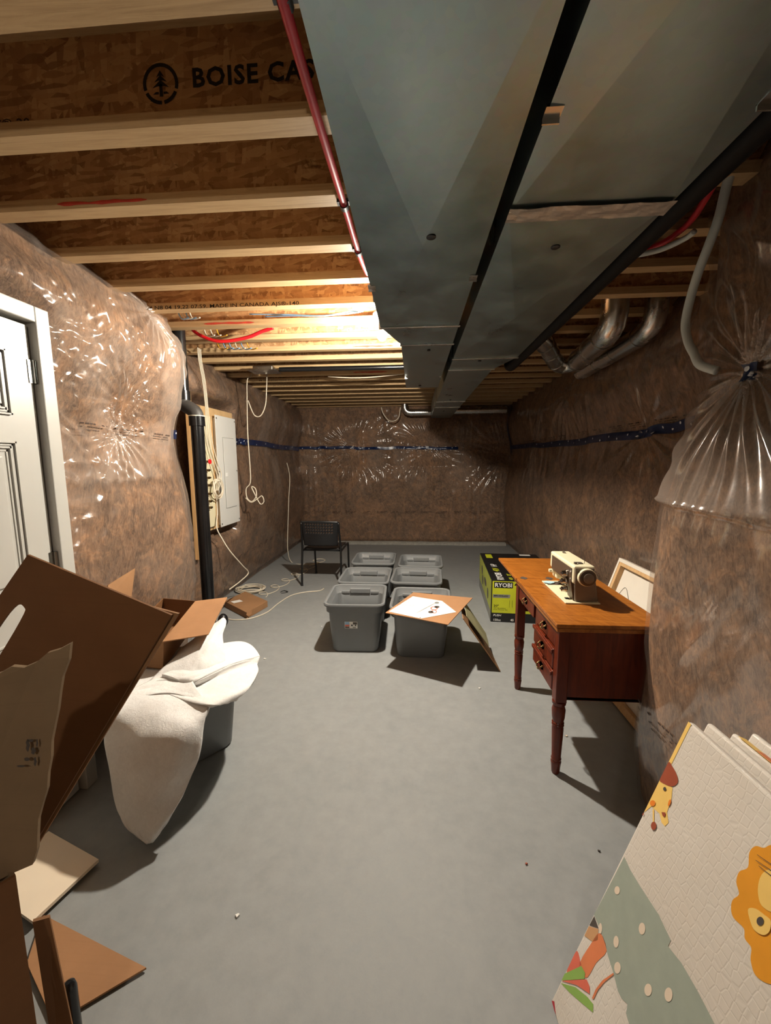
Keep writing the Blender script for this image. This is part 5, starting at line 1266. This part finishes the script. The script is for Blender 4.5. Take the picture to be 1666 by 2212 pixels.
lobe_roll = loft([
    [pz(405, 1480, .455), pz(432, 1468, .475), pz(500, 1436, .455), pz(561, 1420, .42)],
    [pz(398, 1486, .435), pz(432, 1480, .44), pz(500, 1452, .425), pz(556, 1436, .405)],
    [pz(390, 1488, .440), pz(440, 1492, .445), pz(505, 1472, .43), pz(558, 1452, .41)],
    [pz(370, 1494, .450), pz(440, 1508, .455), pz(500, 1498, .44), pz(540, 1484, .415)],
    [pz(355, 1500, .455), pz(440, 1524, .455), pz(480, 1522, .435), pz(508, 1513, .41)]], 9, 8)
cone = loft([
    [pz(318, 1478, .455), pz(400, 1464, .475), pz(440, 1450, .48), pz(486, 1435, .46)],
    [pz(345, 1452, .47), pz(410, 1430, .51), pz(445, 1420, .52), pz(484, 1405, .50)],
    [pz(375, 1425, .48), pz(425, 1395, .54), pz(455, 1388, .55), pz(480, 1372, .53)],
    [pz(395, 1400, .49), pz(440, 1372, .55), pz(465, 1362, .56), pz(488, 1345, .55)],
    [pz(410, 1392, .47), pz(445, 1360, .54), pz(470, 1345, .55), pz(482, 1336, .54)]], 9, 8)
bedl = loft([
    [pz(270, 1500, .45), pz(330, 1470, .462), pz(400, 1440, .47)],
    [pz(280, 1504, .45), pz(350, 1484, .465), pz(420, 1480, .47)],
    [pz(300, 1508, .45), pz(370, 1500, .458), pz(450, 1522, .45)]], 10, 8)
bed2 = loft([
    [pz(215, 1480, 0.416), pz(290, 1430, 0.426), pz(380, 1400, 0.431), pz(450, 1400, 0.436)],
    [pz(235, 1500, 0.426), pz(300, 1465, 0.431), pz(370, 1440, 0.438), pz(440, 1425, 0.446)],
    [pz(262, 1512, 0.431), pz(320, 1492, 0.436), pz(380, 1475, 0.444), pz(430, 1462, 0.451)]], 8, 8)
for i, g in enumerate((front_hang, lobe_top, lobe_roll, cone, bedl, bed2)):
    n_, m_ = g.shape[:2]; U_, V_ = np.meshgrid(np.arange(m_), np.arange(n_))
    g = g + (.026 * (fbm(U_ * .13, V_ * .13, 100 + i) - .5))[..., None] * np.array([.5, -.7, .6])
    fm.grid(g)
bat = fm.build('batting', M['fleece'], None, True, solid=.014); tag(bat, 'fluffy white batting sheet draped over the grey bin at the left', 'batting')
o = MB().sphere(pz(482, 1340, .07), .045, 14, 10, 1.4).build('black_knob', M['blackp'], None, True)
o.location = (0, 0, -.0); tag(o, 'small black rounded object on the floor behind the batting', 'object')

# ------------------------------------------------------------------ scraps on the floor
def scrap(x, y, s, mat, label):
    c_ = pz(x, y, .003); pts = [(c_[0] + s * (1 + .5 * math.cos(3 * a + x)) * math.cos(a), c_[1] + s * .7 * (1 + .4 * math.sin(2 * a + y)) * math.sin(a), .006) for a in np.linspace(0, 2 * math.pi, 9, endpoint=False)]
    o = MB().slab(pts, .005).build('floor_scrap', M[mat]); tag(o, label, 'scrap'); return o
scrap(572, 1423, .010, 'paper', 'white crumb on the floor right of the batting')
scrap(1224, 1590, .006, 'creamdot', 'tiny pale crumb right of the near desk leg')
scrap(513, 1978, .006, 'paper', 'white speck on the open floor at the lower left')
scrap(1036, 1487, .007, 'paper', 'white flake right of the front right bin')
scrap(1294, 1838, .004, 'charcoal', 'dark crumb on the floor left of the play mat')
scrap(1137, 1866, .004, 'rust', 'small brown speck in the middle of the floor')
scrap(695, 1353, .005, 'paper', 'pale fleck left of the front left bin')
o = MB().tube(spline([pz(606, 1279, .006), pz(613, 1276, .006), pz(622, 1278, .008), pz(617, 1280, .006), pz(608, 1281, .006)], 5), .004, 6).build('wire_offcut', M['blackp'], None, True); tag(o, 'short curled dark wire offcut on the floor in front of the chair', 'wire')
